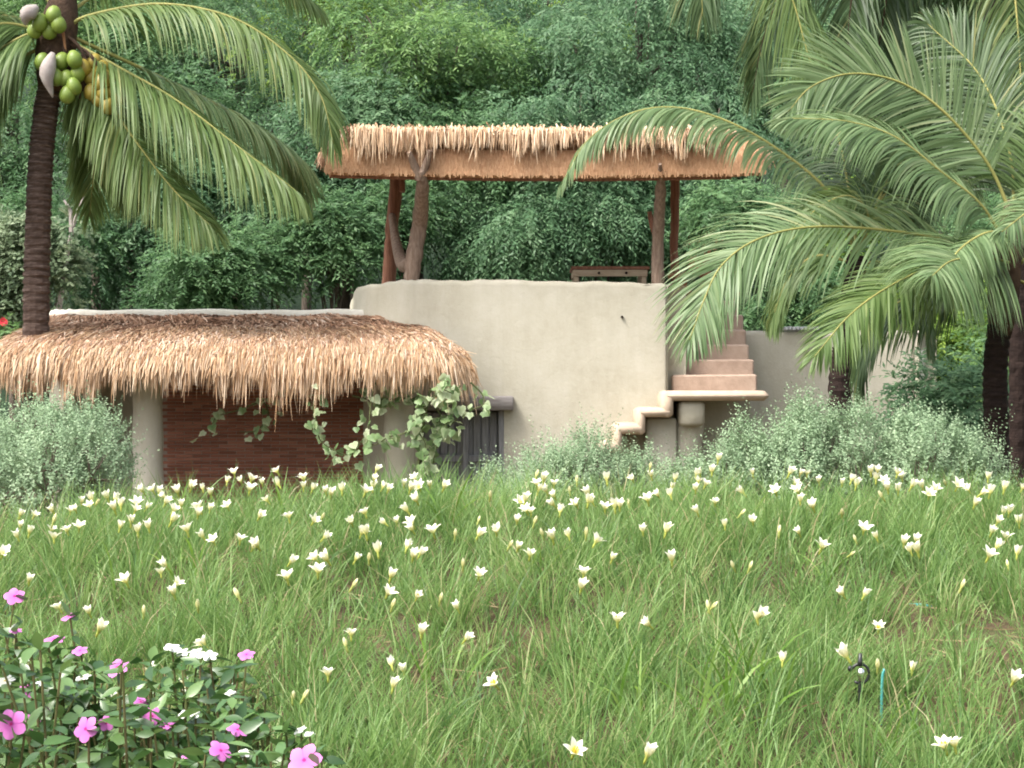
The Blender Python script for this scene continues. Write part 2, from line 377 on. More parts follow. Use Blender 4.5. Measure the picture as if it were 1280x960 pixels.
# door with frame, slats, lintel
seg_smooth(mk('lintel', box(-.83, .02, 19.84, 20.12, 1.27, 1.45, .018), M['logwood'], house), 60)
seg_smooth(mk('lintel', box(-1.3, -.835, 19.93, 20.2, 1.27, 1.42, .03), M['logwood'], house), 60)
mk('door_jamb', box(-.17, -.09, 20.02, 20.26, ZG, 1.27, .01), M['greywood'], house)
door = mk('door', box(-1.12, -.18, 20.20, 20.235, ZG + .05, 1.24), M['greywood'], house)
for k in range(9):
    x = -1.11 + k * .104
    mk('slat', box(x, x + .088, 20.165 + .006 * (k % 3), 20.196, ZG + .03, 1.245 - .01 * (k % 2), .006), M['greywood'], door)
for zz in (.02, .62):
    mk('rail', box(-1.11, -.19, 20.12, 20.164, zz, zz + .085, .006), M['greywood'], door)
mk('stile', box(-.62, -.55, 20.075, 20.119, ZG + .1, 1.2, .006), M['greywood'], door)
mk('door_shadow_wall', box(-1.3, 0, 20.9, 21.0, ZG, 2.4), M['adobe'], house)
# wall spout stain / small hole
mk('peg', tube([(1.375, 20.04, 2.44), (1.375, 19.96, 2.435)], [.02, .016], 8), M['darktrunk'], house)

# ------------------------------------------------------------------ staircase
stair = tag(empty('outdoor_staircase', (2.3, 20.0, ZG)), 'pinkish clay stairs with floating landing climbing between the plastered walls', 'staircase')
for k in range(6):
    z1 = 1.52 + .2 * (k + 1)
    y0 = 20.15 + .29 * k
    V, F = box(2.02, 3.09 - .004 * k, y0, y0 + (.6 if k < 5 else 1.6), z1 - .235, z1, .022)
    V[:, 0] += .01 * math.sin(k * 2.1); V[:, 2] += .008 * np.sin(V[:, 0] * 5 + k)
    seg_smooth(mk('step', (V, F), M['clay'], stair), 30)
mk('stair_core', box(2.04, 3.05, 20.5, 23.2, ZG, 1.48), M['adobe'], stair)
def zig(pts, y0, y1, r):
    """extrude a rounded stepped slab (x,z outline, list) between y0 and y1"""
    n = len(pts); V = []
    for y, s in ((y0, .82), (y0 + r * .35, .97), (y0 + r, 1.0), (y1, 1.0)):
        c = np.mean(pts, 0)
        for i in range(n):
            p = np.array(pts[i]); a = np.array(pts[i - 1]); b = np.array(pts[(i + 1) % n])
            d1, d2 = nrm(p - a), nrm(b - p)
            m = np.array([-(d1[1] + d2[1]), d1[0] + d2[0]]); m = m / max(np.linalg.norm(m), 1e-6)
            q = p + m * r * (1 - s) * 2.0
            V.append((q[0], y, q[1]))
    F = []
    for k in range(3):
        for i in range(n):
            j = (i + 1) % n
            F.append([k * n + i, k * n + j, (k + 1) * n + j, (k + 1) * n + i])
    F.append(list(range(n - 1, -1, -1))); F.append(list(range(3 * n, 4 * n)))
    return np.array(V), F
def rslab(x0, x1, z0, z1, y0, y1, name, mat, b=.05):
    V, F = box(x0, x1, y0, y1, z0, z1, b)
    return seg_smooth(mk(name, (V, F), mat, stair), 65)
# landing and the three lower steps (thin folded slab)
def px(x, Y): return (x - 640) / FPX * Y
def pz(y, Y): return EYE - (y - 480) / FPX * Y
YF = 19.35
landing = rslab(px(829, YF), px(962, YF), pz(501, YF), pz(488.5, YF), YF, 20.22, 'landing', M['clay_edge'], .052)
rslab(px(827.5, YF), px(842, YF), pz(522, YF), pz(489.5, YF), YF + .004, 20.1, 'riser', M['clay_edge'], .04)
rslab(px(797, YF), px(841, YF), pz(521.6, YF), pz(509.5, YF), YF - .003, 20.1, 'step', M['clay_edge'], .045)
rslab(px(796, YF), px(807, YF), pz(543.6, YF), pz(510.5, YF), YF + .004, 20.1, 'riser', M['clay_edge'], .035)
rslab(px(769, YF), px(806, YF), pz(543, YF), pz(529, YF), YF - .003, 20.1, 'step', M['clay_edge'], .045)
rslab(px(768, YF), px(778, YF), pz(566, YF), pz(530, YF), YF + .004, 20.1, 'riser', M['clay_edge'], .035)
rslab(px(744, YF), px(777, YF), pz(566, YF), pz(551, YF), YF - .003, 20.1, 'step', M['clay_edge'], .045)
rslab(px(808, 19.6), px(846, 19.6), ZG, pz(522.5, 19.6), 19.62, 20.1, 'stair_pier', M['adobe'], .02)
seg_smooth(mk('bracket', box(px(851, YF), px(883, YF), YF + .12, 20.3, pz(533, YF), pz(501.3, YF), .04), M['adobe'], stair), 60)
P = curve([(2.17, 19.85, ZG - .1), (2.16, 19.85, .4), (2.19, 19.82, 1.12)], 8)
seg_smooth(mk('column', tube(P, [.2, .19, .18, .17, .17, .175, .18, .19], 14), M['adobe'], stair))

# ------------------------------------------------------------------ thatch
def straw_fringe(pts_root, out, length, n_len, width, seed, spread=.06, thick=.1):
    """hanging strands rooted at pts_root (N,3) falling down and a little along `out` (N,3)"""
    r = np.random.default_rng(seed); N = len(pts_root); K = 5
    L = length * r.uniform(.55, 1.15, N) * n_len
    d = np.array([0, 0, -1.]) + out * r.uniform(.0, .45, (N, 1)) + r.normal(0, spread, (N, 3))
    d = nrm(d); s = np.linspace(0, 1, K)
    root = pts_root + r.normal(0, 1, (N, 3)) * np.array([.03, thick, .02])
    start = nrm(out * 1.0 + np.array([0, 0, -.35]) + r.normal(0, .15, (N, 3)))
    P = np.zeros((N, K, 3)); p = root.copy(); P[:, 0] = p
    for k in range(1, K):
        f = min(1, k / 2.0)
        dd = nrm(start * (1 - f) + d * f)
        p = p + dd * (L / (K - 1))[:, None]; P[:, k] = p
    W = width * r.uniform(.6, 1.3, (N, 1)) * np.array([1, 1, .9, .7, .25])[None]
    a = r.uniform(0, math.pi, N); D = np.stack([np.cos(a), np.sin(a) * .6, r.normal(0, .1, N)], 1)
    D = np.repeat(nrm(D)[:, None], K, 1)
    return ribbons(P, W, D, np.clip(r.normal(.55, .24, N), 0, 1))

awning = tag(empty('thatched_awning', (-3.2, 19.5, 1.5)), 'brown thatched lean-to roof with shaggy straw fringe over the brick wall', 'thatched roof')
def awn_pt(u, v):
    """u along (0 left..1 right), v from ridge (0) to eave (1)"""
    u = np.asarray(u, float); v = np.asarray(v, float)
    xl = -5.92 - .42 * v ** .8
    xr = np.interp(v, [0, .18, .22, .42, .75, 1], [-1.56, -1.42, -1.0, -.88, -.62, -.52])
    x = xl + (xr - xl) * u
    y = 20.56 - 1.78 * v + .55 * np.maximum(0, (u - .9) / .1) ** 2 * v ** 2 + .55 * np.maximum(0, (.08 - u) / .08) ** 2 * v ** 2
    z = np.interp(v, [0, .2, .24, .6, .8, .92, 1, 1.1], [2.465, 2.40, 2.35, 2.215, 2.125, 2.04, 1.93, 1.78])
    z = z + .015 * np.sin(x * 3.1) * v + .012 * np.sin(x * 7.3 + v * 5) - .16 * np.maximum(0, (u - .93) / .07) ** 2 * np.minimum(1, v * 2) - .1 * np.maximum(0, (.05 - u) / .05) ** 2
    return np.stack([x, y, z], -1)
nu, nv = 70, 24
U, Vv = np.meshgrid(np.linspace(0, 1, nu), np.linspace(0, 1, nv))
top = awn_pt(U, Vv).reshape(-1, 3); bot = top - np.array([0, 0, .16])
F = []
for r_ in range(nv - 1):
    for c in range(nu - 1):
        a = r_ * nu + c; F.append([a, a + nu, a + nu + 1, a + 1])
        b = a + nu * nv; F.append([b, b + 1, b + nu + 1, b + nu])
bd = [c for c in range(nu)] + [r_ * nu + nu - 1 for r_ in range(1, nv)] + [(nv - 1) * nu + c for c in range(nu - 2, -1, -1)] + [r_ * nu for r_ in range(nv - 2, 0, -1)]
for i in range(len(bd)):
    a, b = bd[i], bd[(i + 1) % len(bd)]; F.append([a, b, b + nu * nv, a + nu * nv])
mk('thatch_layer', (np.concatenate([top, bot]), F), M['thatchbase'], awning, smooth=True)
# lying straw
N = 21000
r = np.random.default_rng(3)
u = r.uniform(-.005, 1.005, N); v = r.uniform(0, 1, N) ** .9
p0 = awn_pt(u, v); p1 = awn_pt(u, v + .05)
d = nrm(p1 - p0); d = nrm(d + r.normal(0, .15, (N, 3)) * np.array([1.6, .4, .4]))
L = r.uniform(.08, .28, N); s = np.linspace(-.5, .5, 3)
P = p0[:, None] + d[:, None] * (L[:, None] * s)[..., None]; P[..., 2] += (r.uniform(.004, .03, N))[:, None] + np.array([-.004, .006, .012])[None]
D = nrm(np.cross(d, np.array([0, -.3, 1.]) + r.normal(0, .4, (N, 3))))
rv = np.clip(r.normal(.46, .24, N) + .2 * np.clip((v - .35) * 2, 0, 1) + .1 * np.sin(p0[:, 0] * 2.2 + v * 4), 0, 1)
straw = ribbons(P, np.full((N, 3), .013) * np.array([1, 1, .5]), np.repeat(D[:, None], 3, 1), rv)
tag(mk('roof_straw', straw, M['oldstraw'], awning), kind='stuff')
# fresher straw laid over the lower slope, running out past the eave
N = 9000; u = r.uniform(0, 1, N); v = 1.0 - .62 * r.uniform(0, 1, N) ** 1.35
p0 = awn_pt(u, v); d = nrm(awn_pt(u, v + .04) - p0); d = nrm(d + r.normal(0, .10, (N, 3)) * np.array([1.5, .4, .5]))
L = r.uniform(.18, .40, N); K = 4; s_ = np.linspace(0, 1, K)
P = p0[:, None] + d[:, None] * (L[:, None] * s_)[..., None]; P[..., 2] += r.uniform(.008, .035, N)[:, None] - (s_ ** 2)[None] * (L * .22 * np.clip((v - .7) * 3, 0, 1))[:, None]
D = nrm(np.cross(d, np.array([0, -.3, 1.]) + r.normal(0, .4, (N, 3))))
tag(mk('roof_straw', ribbons(P, np.full((N, K), .0115) * np.array([1, 1, .8, .3]), np.repeat(D[:, None], K, 1), np.clip(r.normal(.42, .2, N) + .25 * (v - .6), 0, 1)), M['straw'], awning), kind='stuff')
# fringe along eave and right end, in tufts
def tufty(n, r, m=130):
    """positions gathered into uneven tufts, each tuft with its own length"""
    cen = np.sort(r.uniform(0, 1, m)); k = r.integers(0, m, n)
    t = np.clip(cen[k] + r.normal(0, .35 / m, n), 0, 1)
    loose = r.random(n) < .45; t = np.where(loose, r.uniform(0, 1, n), t)
    low = np.interp(t, np.linspace(0, 1, 16), r.uniform(.85, 1.15, 16))
    tl = r.uniform(.55, 1.2, m)[k]
    return t, np.where(loose, .78, tl) * low * np.where(r.random(n) < .1, 1.25, 1)
tu, ln = tufty(9500, r)
vv = 1.02 - .24 * r.uniform(0, 1, len(tu)) ** 1.5
root = awn_pt(tu, vv) - np.array([0, 0, .02])
front = np.tile([0, -1., 0], (len(tu), 1)); front[:, 0] = np.clip((tu - .92) / .08, 0, 1) - np.clip((.05 - tu) / .05, 0, 1)
tag(mk('fringe', straw_fringe(root, nrm(front), .50, ln, .0125, 5, .06, .05), M['straw'], awning), kind='stuff')
ve = r.uniform(.3, 1, 900); ue = np.full(900, .995)
fr = np.tile([1., -.35, 0], (900, 1))
tag(mk('fringe', straw_fringe(awn_pt(ue, ve), nrm(fr), .34, .6 + .5 * r.random(900), .013, 6, .07, .03), M['straw'], awning), kind='stuff')
mk('eave_beam', tube(curve([(-6.1, 19.42, 1.88), (-3, 19.41, 1.87), (-.9, 19.44, 1.85)], 12), .055, 8), M['postwood'], awning)

# rooftop pavilion
pav = tag(empty('rooftop_pavilion', (.2, 21.2, 2.62)), 'open thatched pavilion on crooked log posts standing on the roof terrace', 'pavilion')
ztf, zbf, zbr, ztr = pz(161, 19.6), pz(192, 19.6), pz(213, 22.6), pz(190, 22.6)
def roof_edge(x, rear):
    return -.05 * math.sin((x + 2.2) / 5.2 * math.pi)
nx = 30
fx = np.linspace(px(440, 19.6), px(893, 19.6), nx); rx = np.linspace(px(406, 22.6), px(957, 22.6), nx)
sag = np.array([roof_edge(x, 0) for x in fx])
rows = [np.stack([fx, np.full(nx, 19.7), zbf + .05 + sag], 1), np.stack([fx, np.full(nx, 19.6), ztf + sag * .4 + .015 * np.sin(fx * 6)], 1),
        np.stack([(fx + rx) / 2, np.full(nx, 21.1), np.full(nx, ztf + .14)], 1), np.stack([rx, np.full(nx, 22.6), np.full(nx, ztr)], 1), np.stack([rx, np.full(nx, 22.6), zbr + sag], 1)]
V = np.concatenate(rows); F = []
for k in range(4):
    for i in range(nx - 1): F.append([k * nx + i, k * nx + i + 1, (k + 1) * nx + i + 1, (k + 1) * nx + i])
F.append([0, nx, 2 * nx, 3 * nx, 4 * nx]); F.append([5 * nx - 1, 4 * nx - 1, 3 * nx - 1, 2 * nx - 1, nx - 1])
thatch = mk('thatch_layer', (V, F), M['thatchbase'], pav)
# lower thatch tier below the shaggy fringe, then the ceiling rising behind it
def tier_row(p0, p1, yrow, Y, sagf):
    x = np.linspace(px(p0, Y), px(p1, Y), nx); return np.stack([x, np.full(nx, Y), pz(yrow, Y) + sag * sagf], 1)
t0_, t1_, t2_, t3_ = tier_row(420, 938, 172, 19.75, 1), tier_row(410, 953, 192, 19.62, 1), tier_row(405, 958, 214, 19.54, 1.0), tier_row(411, 952, 218, 19.62, 1.0)
t4_ = np.stack([np.linspace(-2.3, 3.1, nx), np.full(nx, 22.5), np.full(nx, 4.62)], 1)
t5_ = t4_ + [0, 0, .2]
V = np.concatenate([t0_, t1_, t2_, t3_, t4_, t5_]); F = []
for k in range(5):
    for i in range(nx - 1): F.append([(k + 1) * nx + i, (k + 1) * nx + i + 1, k * nx + i + 1, k * nx + i])
for i in range(nx - 1): F.append([i, i + 1, 5 * nx + i + 1, 5 * nx + i])
F.append([k * nx for k in range(6)]); F.append([k * nx + nx - 1 for k in range(5, -1, -1)])
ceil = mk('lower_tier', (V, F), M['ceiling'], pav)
r = np.random.default_rng(19); N = 3600
t = r.uniform(0, 1, N); v = r.uniform(0, 1, N)
A0 = t1_[0] + (t1_[-1] - t1_[0]) * t[:, None]; B0 = t2_[0] + (t2_[-1] - t2_[0]) * t[:, None]
sg_ = np.interp(t, np.linspace(0, 1, nx), sag)[:, None] * np.array([0, 0, 1.])
bx = A0 * (1 - v)[:, None] + B0 * v[:, None] + sg_ + [0, -.012, 0]
d = nrm(np.array([0, -.1, -1.]) + r.normal(0, .07, (N, 3))); L = r.uniform(.03, .09, N)
P = bx[:, None] + d[:, None] * (L[:, None] * np.linspace(-.5, .5, 3))[..., None]
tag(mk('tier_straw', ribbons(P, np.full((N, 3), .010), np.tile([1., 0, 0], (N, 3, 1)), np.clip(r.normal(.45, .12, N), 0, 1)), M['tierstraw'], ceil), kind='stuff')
mk('front_beam', tube(t3_[::3] + [0, .05, .0], .03, 8), M['redwood'], pav)
mk('rear_beam', tube(t4_[::3] + [0, -.3, -.06], .05, 8), M['redwood'], pav)
for t in (.2, .4, .6, .8):
    mk('batten', tube((t3_ * (1 - t) + t4_ * t)[1:-1] + [0, 0, -.015], .017, 6), M['ceiling'], ceil)
side = curve([rows[1][0], rows[2][0], rows[3][0]], 10)
r = np.random.default_rng(11)
tu, ln = tufty(3600, r, 75)
root = np.stack([np.interp(tu, np.linspace(0, 1, nx), fx), np.full(len(tu), 19.50) + r.uniform(0, .3, len(tu)), np.full(len(tu), ztf + .0)], 1)
root[:, 2] += np.interp(tu, np.linspace(0, 1, nx), sag) * .4 + (root[:, 1] - 19.5) * .1
ff = nrm(np.tile([0, -1., 0], (len(tu), 1)))
tag(mk('fringe', straw_fringe(root, ff, .36, ln, .012, 12, .09, .02), M['palestraw'], pav), kind='stuff')
for rowA, rowB, sgn, sd_ in ((0, 0, -1, 21), (nx - 1, nx - 1, 1, 22)):
    t = r.uniform(0, 1, 1200)
    C = curve([rows[1][rowA], rows[2][rowA], rows[3][rowA]], 40); root = C[(t * 39).astype(int)]
    tag(mk('fringe', straw_fringe(root, nrm(np.tile([sgn * 1., -.1, 0], (1200, 1))), .26, .6 + .5 * r.random(1200), .014, sd_, .06, .03), M['straw' if sgn > 0 else 'oldstraw'], pav), kind='stuff')
# top straw layer
N = 5000; t = r.uniform(0, 1, N); v = r.uniform(0, 1, N)
bx = (rows[1][0] + (rows[1][-1] - rows[1][0]) * t[:, None]) * (1 - v)[:, None] + (rows[2][0] + (rows[2][-1] - rows[2][0]) * t[:, None]) * v[:, None]
d = nrm(np.array([0, -1, -.2]) + r.normal(0, .25, (N, 3))); L = r.uniform(.15, .4, N)
P = bx[:, None] + d[:, None] * (L[:, None] * np.linspace(-.5, .5, 3))[..., None]; P[..., 2] += r.uniform(-.07, .0, N)[:, None]
tag(mk('roof_straw', ribbons(P, np.full((N, 3), .014), np.tile([1., 0, .2], (N, 3, 1)), np.clip(r.normal(.5, .2, N), 0, 1)), M['palestraw'], pav), kind='stuff')

def post(pts, rad, mat, seed):
    r = np.random.default_rng(seed); n = 22
    P = curve(pts, n); P[:, :2] += np.cumsum(r.normal(0, .004, (n, 2)), 0)
    rr = np.interp(np.linspace(0, 1, n), np.linspace(0, 1, len(rad)), rad) * (1 + r.normal(0, .04, n))
    return seg_smooth(mk('post', tube(P, rr, 10), M[mat], pav), 80)
p1 = post([at(485, 362, 22.0), at(489, 300, 22.0), at(497, 214, 22.0)], [.098, .085, .095], 'redwood', 1)
p2 = post([at(514, 352, 20.22), at(517, 320, 20.22), at(523, 280, 20.22), at(526, 235, 19.75), at(525, 214, 19.52)], [.095, .105, .095, .085, .03], 'postwood', 2)
mk('fork', tube(curve([at(525, 224, 19.6), at(517, 204, 19.52), at(511, 190, 19.44)], 8), [.06, .055, .05, .048, .045, .04, .035, .028], 8), M['postwood'], p2)
mk('fork', tube(curve([at(525, 224, 19.6), at(533, 204, 19.52), at(538, 188, 19.44)], 8), [.06, .055, .05, .048, .045, .04, .035, .028], 8), M['postwood'], p2)
mk('brace', tube(curve([at(516, 330, 20.22), at(505, 332, 20.5), at(499, 318, 20.9), at(494, 296, 21.4), at(490, 270, 21.9)], 16), np.linspace(.105, .05, 16), 9), M['postwood'], p2, smooth=True)
mk('bracket', box(*sorted((px(499, 21.9), px(506, 21.9))), 21.8, 22.0, pz(240, 21.9), pz(214, 21.9), .01), M['redwood'], p1)
p3 = post([at(821, 366, 20.22), at(823, 300, 20.22), at(825, 240, 19.85), at(826, 205, 19.48)], [.082, .075, .072, .02], 'postwood', 3)
mk('fork', tube(curve([at(822, 295, 20.3), at(816, 285, 20.35), at(812, 265, 20.4)], 6), np.linspace(.05, .03, 6), 7), M['redwood'], p3)
p4 = post([at(844, 362, 22.0), at(845, 300, 22.0), at(846, 216, 22.0)], [.06, .056, .062], 'redwood', 4)

# table on terrace
tb = tag(empty('low_table', (1.33, 21.7, 2.62)), 'low wooden table with dark red top and pale painted apron on the terrace', 'table')
tx0, tx1, ty0, ty1, tz = px(714, 21.5), px(811, 21.5), 21.35, 22.1, pz(333, 21.4)
mk('table_top', box(tx0, tx1, ty0, ty1, tz - .045, tz, .01), M['redwood'], tb)
mk('apron', box(tx0 + .03, tx1 - .03, ty0 + .02, ty0 + .05, tz - .135, tz - .046, .004), M['paintwood'], tb)
mk('apron', box(tx0 + .02, tx0 + .05, ty0 + .05, ty1 - .05, tz - .135, tz - .046, .004), M['paintwood'], tb)
for lx, ly in ((tx0 + .03, ty0 + .03), (tx1 - .11, ty0 + .03), (tx0 + .03, ty1 - .12), (tx1 - .11, ty1 - .12)):
    mk('leg', box(lx, lx + .07, ly + .022, ly + .09, 2.62, tz - .046, .008), M['paintwood'], tb)
for kx in (.35, .7):
    kn = tube([(tx0 + (tx1 - tx0) * kx, ty0 + .025, tz - .09), (tx0 + (tx1 - tx0) * kx, ty0 - .005, tz - .09)], .018, 8)
    mk('knob', kn, M['darktrunk'], tb)
sb = tag(empty('wooden_bench', (1.45, 22.7, 2.62)), 'dark red wooden bench behind the low terrace table', 'bench')
mk('seat', box(1.0, 2.05, 22.5, 22.85, 2.96, 3.0, .008), M['redwood'], sb)
for lx in (1.04, 1.55, 1.94):
    mk('leg', box(lx, lx + .07, 22.52, 22.6, 2.62, 2.958, .006), M['redwood'], sb)
    mk('leg', box(lx, lx + .07, 22.75, 22.83, 2.62, 2.958, .006), M['redwood'], sb)
mk('stretcher', box(1.11, 1.94, 22.54, 22.58, 2.80, 2.85, .006), M['redwood'], sb)
# wooden rail at head of stairs
rl = tag(empty('stair_railing', (2.4, 21.9, 2.62)), 'orange-brown log railing at the head of the stairs', 'railing')
for X_ in (2.34, 3.0):
    mk('upright', tube(curve([(X_, 21.75, 2.3), (X_ + .01, 21.75, 2.8), (X_, 21.75, 3.13)], 6), .035, 8), M['orangewood'], rl)
mk('handrail', tube(curve([(2.12, 21.72, 3.06), (2.6, 21.71, 3.09), (3.15, 21.72, 3.07)], 8), .035, 8), M['orangewood'], rl)
mk('handrail', tube(curve([(2.14, 21.72, 2.82), (2.6, 21.71, 2.84), (3.12, 21.72, 2.82)], 8), .03, 8), M['orangewood'], rl)
# far hut roof peeking between the fronds
hut = tag(empty('far_hut', (3.6, 26.5, -.2)), 'small hut with red-brown roof half hidden behind palm fronds', 'hut')
mk('roof', (np.array([(2.9, 25.6, 3.55), (4.6, 25.6, 3.55), (4.6, 26.6, 4.2), (2.9, 26.6, 4.2), (2.9, 27.6, 3.55), (4.6, 27.6, 3.55), (2.9, 25.6, 3.45), (4.6, 25.6, 3.45), (4.6, 27.6, 3.45), (2.9, 27.6, 3.45)]),
    [[0, 1, 2, 3], [3, 2, 5, 4], [6, 9, 8, 7], [0, 6, 7, 1], [4, 5, 8, 9], [0, 3, 4, 9, 6], [1, 7, 8, 5, 2]]), M['orangewood'], hut)
for hx, hy in ((3.1, 25.9), (4.4, 25.9), (3.1, 27.3), (4.4, 27.3)):
    mk('post', tube(np.array([[hx, hy, -.4], [hx, hy, 3.5]]), .06, 8), M['redwood'], hut)

# ------------------------------------------------------------------ palms
def frond(root, pts, L, N, droop, nleaf, mat, seed, wid=.036, rad=.022, t0=.14, rmat='rachis', asym=1.0, upfold=0.0):
    """one palm frond: midrib through pts (world), leaflets on both sides"""
    r = np.random.default_rng(seed)
    C = curve(pts, 48); T = nrm(np.gradient(C, axis=0))
    rib = mk('frond', tube(C, np.linspace(rad, .004, 48), 6), M[rmat], root, smooth=True)
    N = np.asarray(N, float)
    t = np.tile(np.linspace(t0, .995, nleaf), 2) + r.normal(0, .003, 2 * nleaf); t = np.clip(t, 0, 1)
    sg = np.repeat([1., -1.], nleaf)
    i = t * 47; i0 = np.clip(i.astype(int), 0, 46); f = (i - i0)[:, None]
    P0 = C[i0] * (1 - f) + C[i0 + 1] * f; T0 = nrm(T[i0] * (1 - f) + T[i0 + 1] * f)
    S = nrm(np.cross(T0, N)); Nn = nrm(np.cross(S, T0))
    a = np.radians(38 + 26 * (t - .2)) + r.normal(0, .07, len(t))
    a = np.where(t > .9, a + (t - .9) * 3.0, a)
    d0 = nrm(S * (sg * np.cos(a))[:, None] + T0 * np.sin(a)[:, None] + Nn * (upfold + r.normal(0, .06, len(t)))[:, None])
    Ll = L * (.62 + .42 * np.sin(np.pi * np.clip(t * .85 + .12, 0, 1))) * np.interp(t, [0, .78, 1], [1, .92, .5]) * r.uniform(.86, 1.1, len(t))
    Ll = np.where(sg > 0, Ll, Ll * asym)
    K = 7; P = np.zeros((len(t), K, 3)); p = P0.copy(); P[:, 0] = p; d = d0.copy()
    dr = droop * r.uniform(.75, 1.3, len(t))
    for k in range(1, K):
        d = nrm(d + np.array([0, 0, -1.]) * (dr * .30 * (k / K + .25))[:, None] + r.normal(0, .012, (len(t), 3)))
        p = p + d * (Ll / (K - 1))[:, None]; P[:, k] = p
    dirs = nrm(np.gradient(P, axis=1))
    Wd = T0[:, None] - dirs * np.sum(T0[:, None] * dirs, -1, keepdims=True)
    Wd = nrm(Wd + .25 * nrm(np.cross(dirs, Wd)) * r.normal(0, 1, (len(t), 1, 1)))
    W = wid * r.uniform(.8, 1.15, (len(t), 1)) * np.array([.55, .95, 1, .92, .75, .48, .06])[None]
    rv = np.clip(r.normal(.5, .2, len(t)) + .08 * sg, 0, 1)
    tag(mk('leaflets', ribbons(P, W, Wd, rv), M[mat], rib), kind='stuff')
    return rib

def palm_trunk(root, pts, r0, r1, mat, rings, seed):
    r = np.random.default_rng(seed); n = rings * 3
    C = curve(pts, n); t = np.linspace(0, 1, n)
    rad = r0 + (r1 - r0) * t
    rad = rad * (1 + np.tile([.055, .0, -.045], rings) * r.uniform(.5, 1.4, n))
    V, F = tube(C, rad, 14)
    V = V + r.normal(0, .0035, V.shape)
    return mk('trunk', (V, F), M[mat], root)

def pts3(lst, Y0, Y1):
    n = len(lst); return [at(x, y, Y0 + (Y1 - Y0) * i / (n - 1)) for i, (x, y) in enumerate(lst)]

def ellips(c, rx, ry, rz, nu=10, nv=7, axis=None):
    V = []; F = []
    for j in range(nv + 1):
        th = math.pi * j / nv
        for i in range(nu):
            ph = 2 * math.pi * i / nu
            V.append((rx * math.sin(th) * math.cos(ph), ry * math.sin(th) * math.sin(ph), rz * math.cos(th) + .12 * rz * math.sin(th) ** 2))
    for j in range(nv):
        for i in range(nu):
            k = (i + 1) % nu; F.append([j * nu + i, (j + 1) * nu + i, (j + 1) * nu + k, j * nu + k])
    V = np.array(V)
    if axis is not None:
        from mathutils import Matrix
        q = Vector((0, 0, 1)).rotation_difference(Vector([float(v) for v in axis])).to_matrix()
        V = V @ np.array(q).T
    return V + np.asarray(c), F

# left coconut palm, growing up through the awning
YL = 19.35
lp = tag(empty('coconut_palm', (px(46, YL), YL, float(g(px(46, YL), YL)))), 'tall coconut palm with green nuts rising through the thatched awning', 'palm tree')
palm_trunk(lp, [(px(46, YL), YL, ZG - .3), at(45, 440, YL), at(47, 300, YL), at(52, 190, YL), at(62, 110, YL), at(72, 50, YL)], .165, .135, 'palmtrunk', 62, 31)
crown = at(72, 48, YL)
seg_smooth(mk('crownshaft', tube(curve([at(64, 115, YL), at(70, 60, YL), at(78, 10, YL), at(84, -30, YL)], 12), np.array([.15, .19, .22, .24, .24, .23, .22, .2, .17, .14, .1, .06]), 12), M['fibre'], lp), 90)
nuts = [(44, 37, 'g'), (62, 38, 'g'), (67, 18, 'g'), (40, 20, 'g'), (53, 77, 'g'), (77, 76, 'g'), (93, 74, 'g'), (83, 98, 'g'), (84, 118, 'g'), (70, 96, 'g'),
        (129, 86, 'y'), (126, 104, 'y'), (139, 115, 'y'), (125, 124, 'y'), (136, 132, 'y'), (114, 96, 'y'), (114, 115, 'y'), (104, 84, 'y'), (134, 98, 'y'), (146, 122, 'y'), (118, 78, 'y'), (130, 116, 'y'), (97, 92, 'g'), (62, 88, 'g'), (50, 28, 'g'), (73, 30, 'g'), (92, 108, 'g')]
for i, (x, y, c) in enumerate(nuts):
    dy = -.32 - .12 * random.random() + (.15 if x > 100 else 0)
    p = at(x, y, YL + dy); 
    mk('coconut', ellips(p, .092, .092, .112, 12, 8, nrm(np.array([random.uniform(-.4, .4), random.uniform(-.3, .1), -1.]))), M['coconut_green' if c == 'g' else 'coconut_yellow'], lp, smooth=True)
for a, b, c in (((74, 40), (100, 60), (120, 110)), ((70, 40), (80, 60), (82, 100)), ((66, 20), (52, 20), (48, 36)), ((72, 12), (78, 35), (82, 64)), ((74, 50), (110, 66), (130, 96)), ((70, 50), (60, 62), (54, 76))):
    mk('fruit_stalk', tube(curve([at(*a, YL), at(*b, YL - .25), at(*c, YL - .25)], 10), np.linspace(.028, .014, 10), 6), M['fibre' if a[0] != 72 else 'orangewood'], lp)
mk('fibre_sheath', ellips(at(108, 98, YL - .1), .17, .16, .3, 12, 9), M['fibre'], lp)
for a, b in (((47, 8), (32, 32)), ((66, 66), (66, 122))):
    A, B = at(*a, YL - .5), at(*b, YL - .52)
    mk('spathe', tube(curve([A, (A + B) / 2 + [(-.05 if b[0] < 40 else -.06), -.03, 0], B], 9), [.03, .06, .085, .095, .09, .07, .05, .03, .008], 8), M['spathe'], lp, smooth=True)
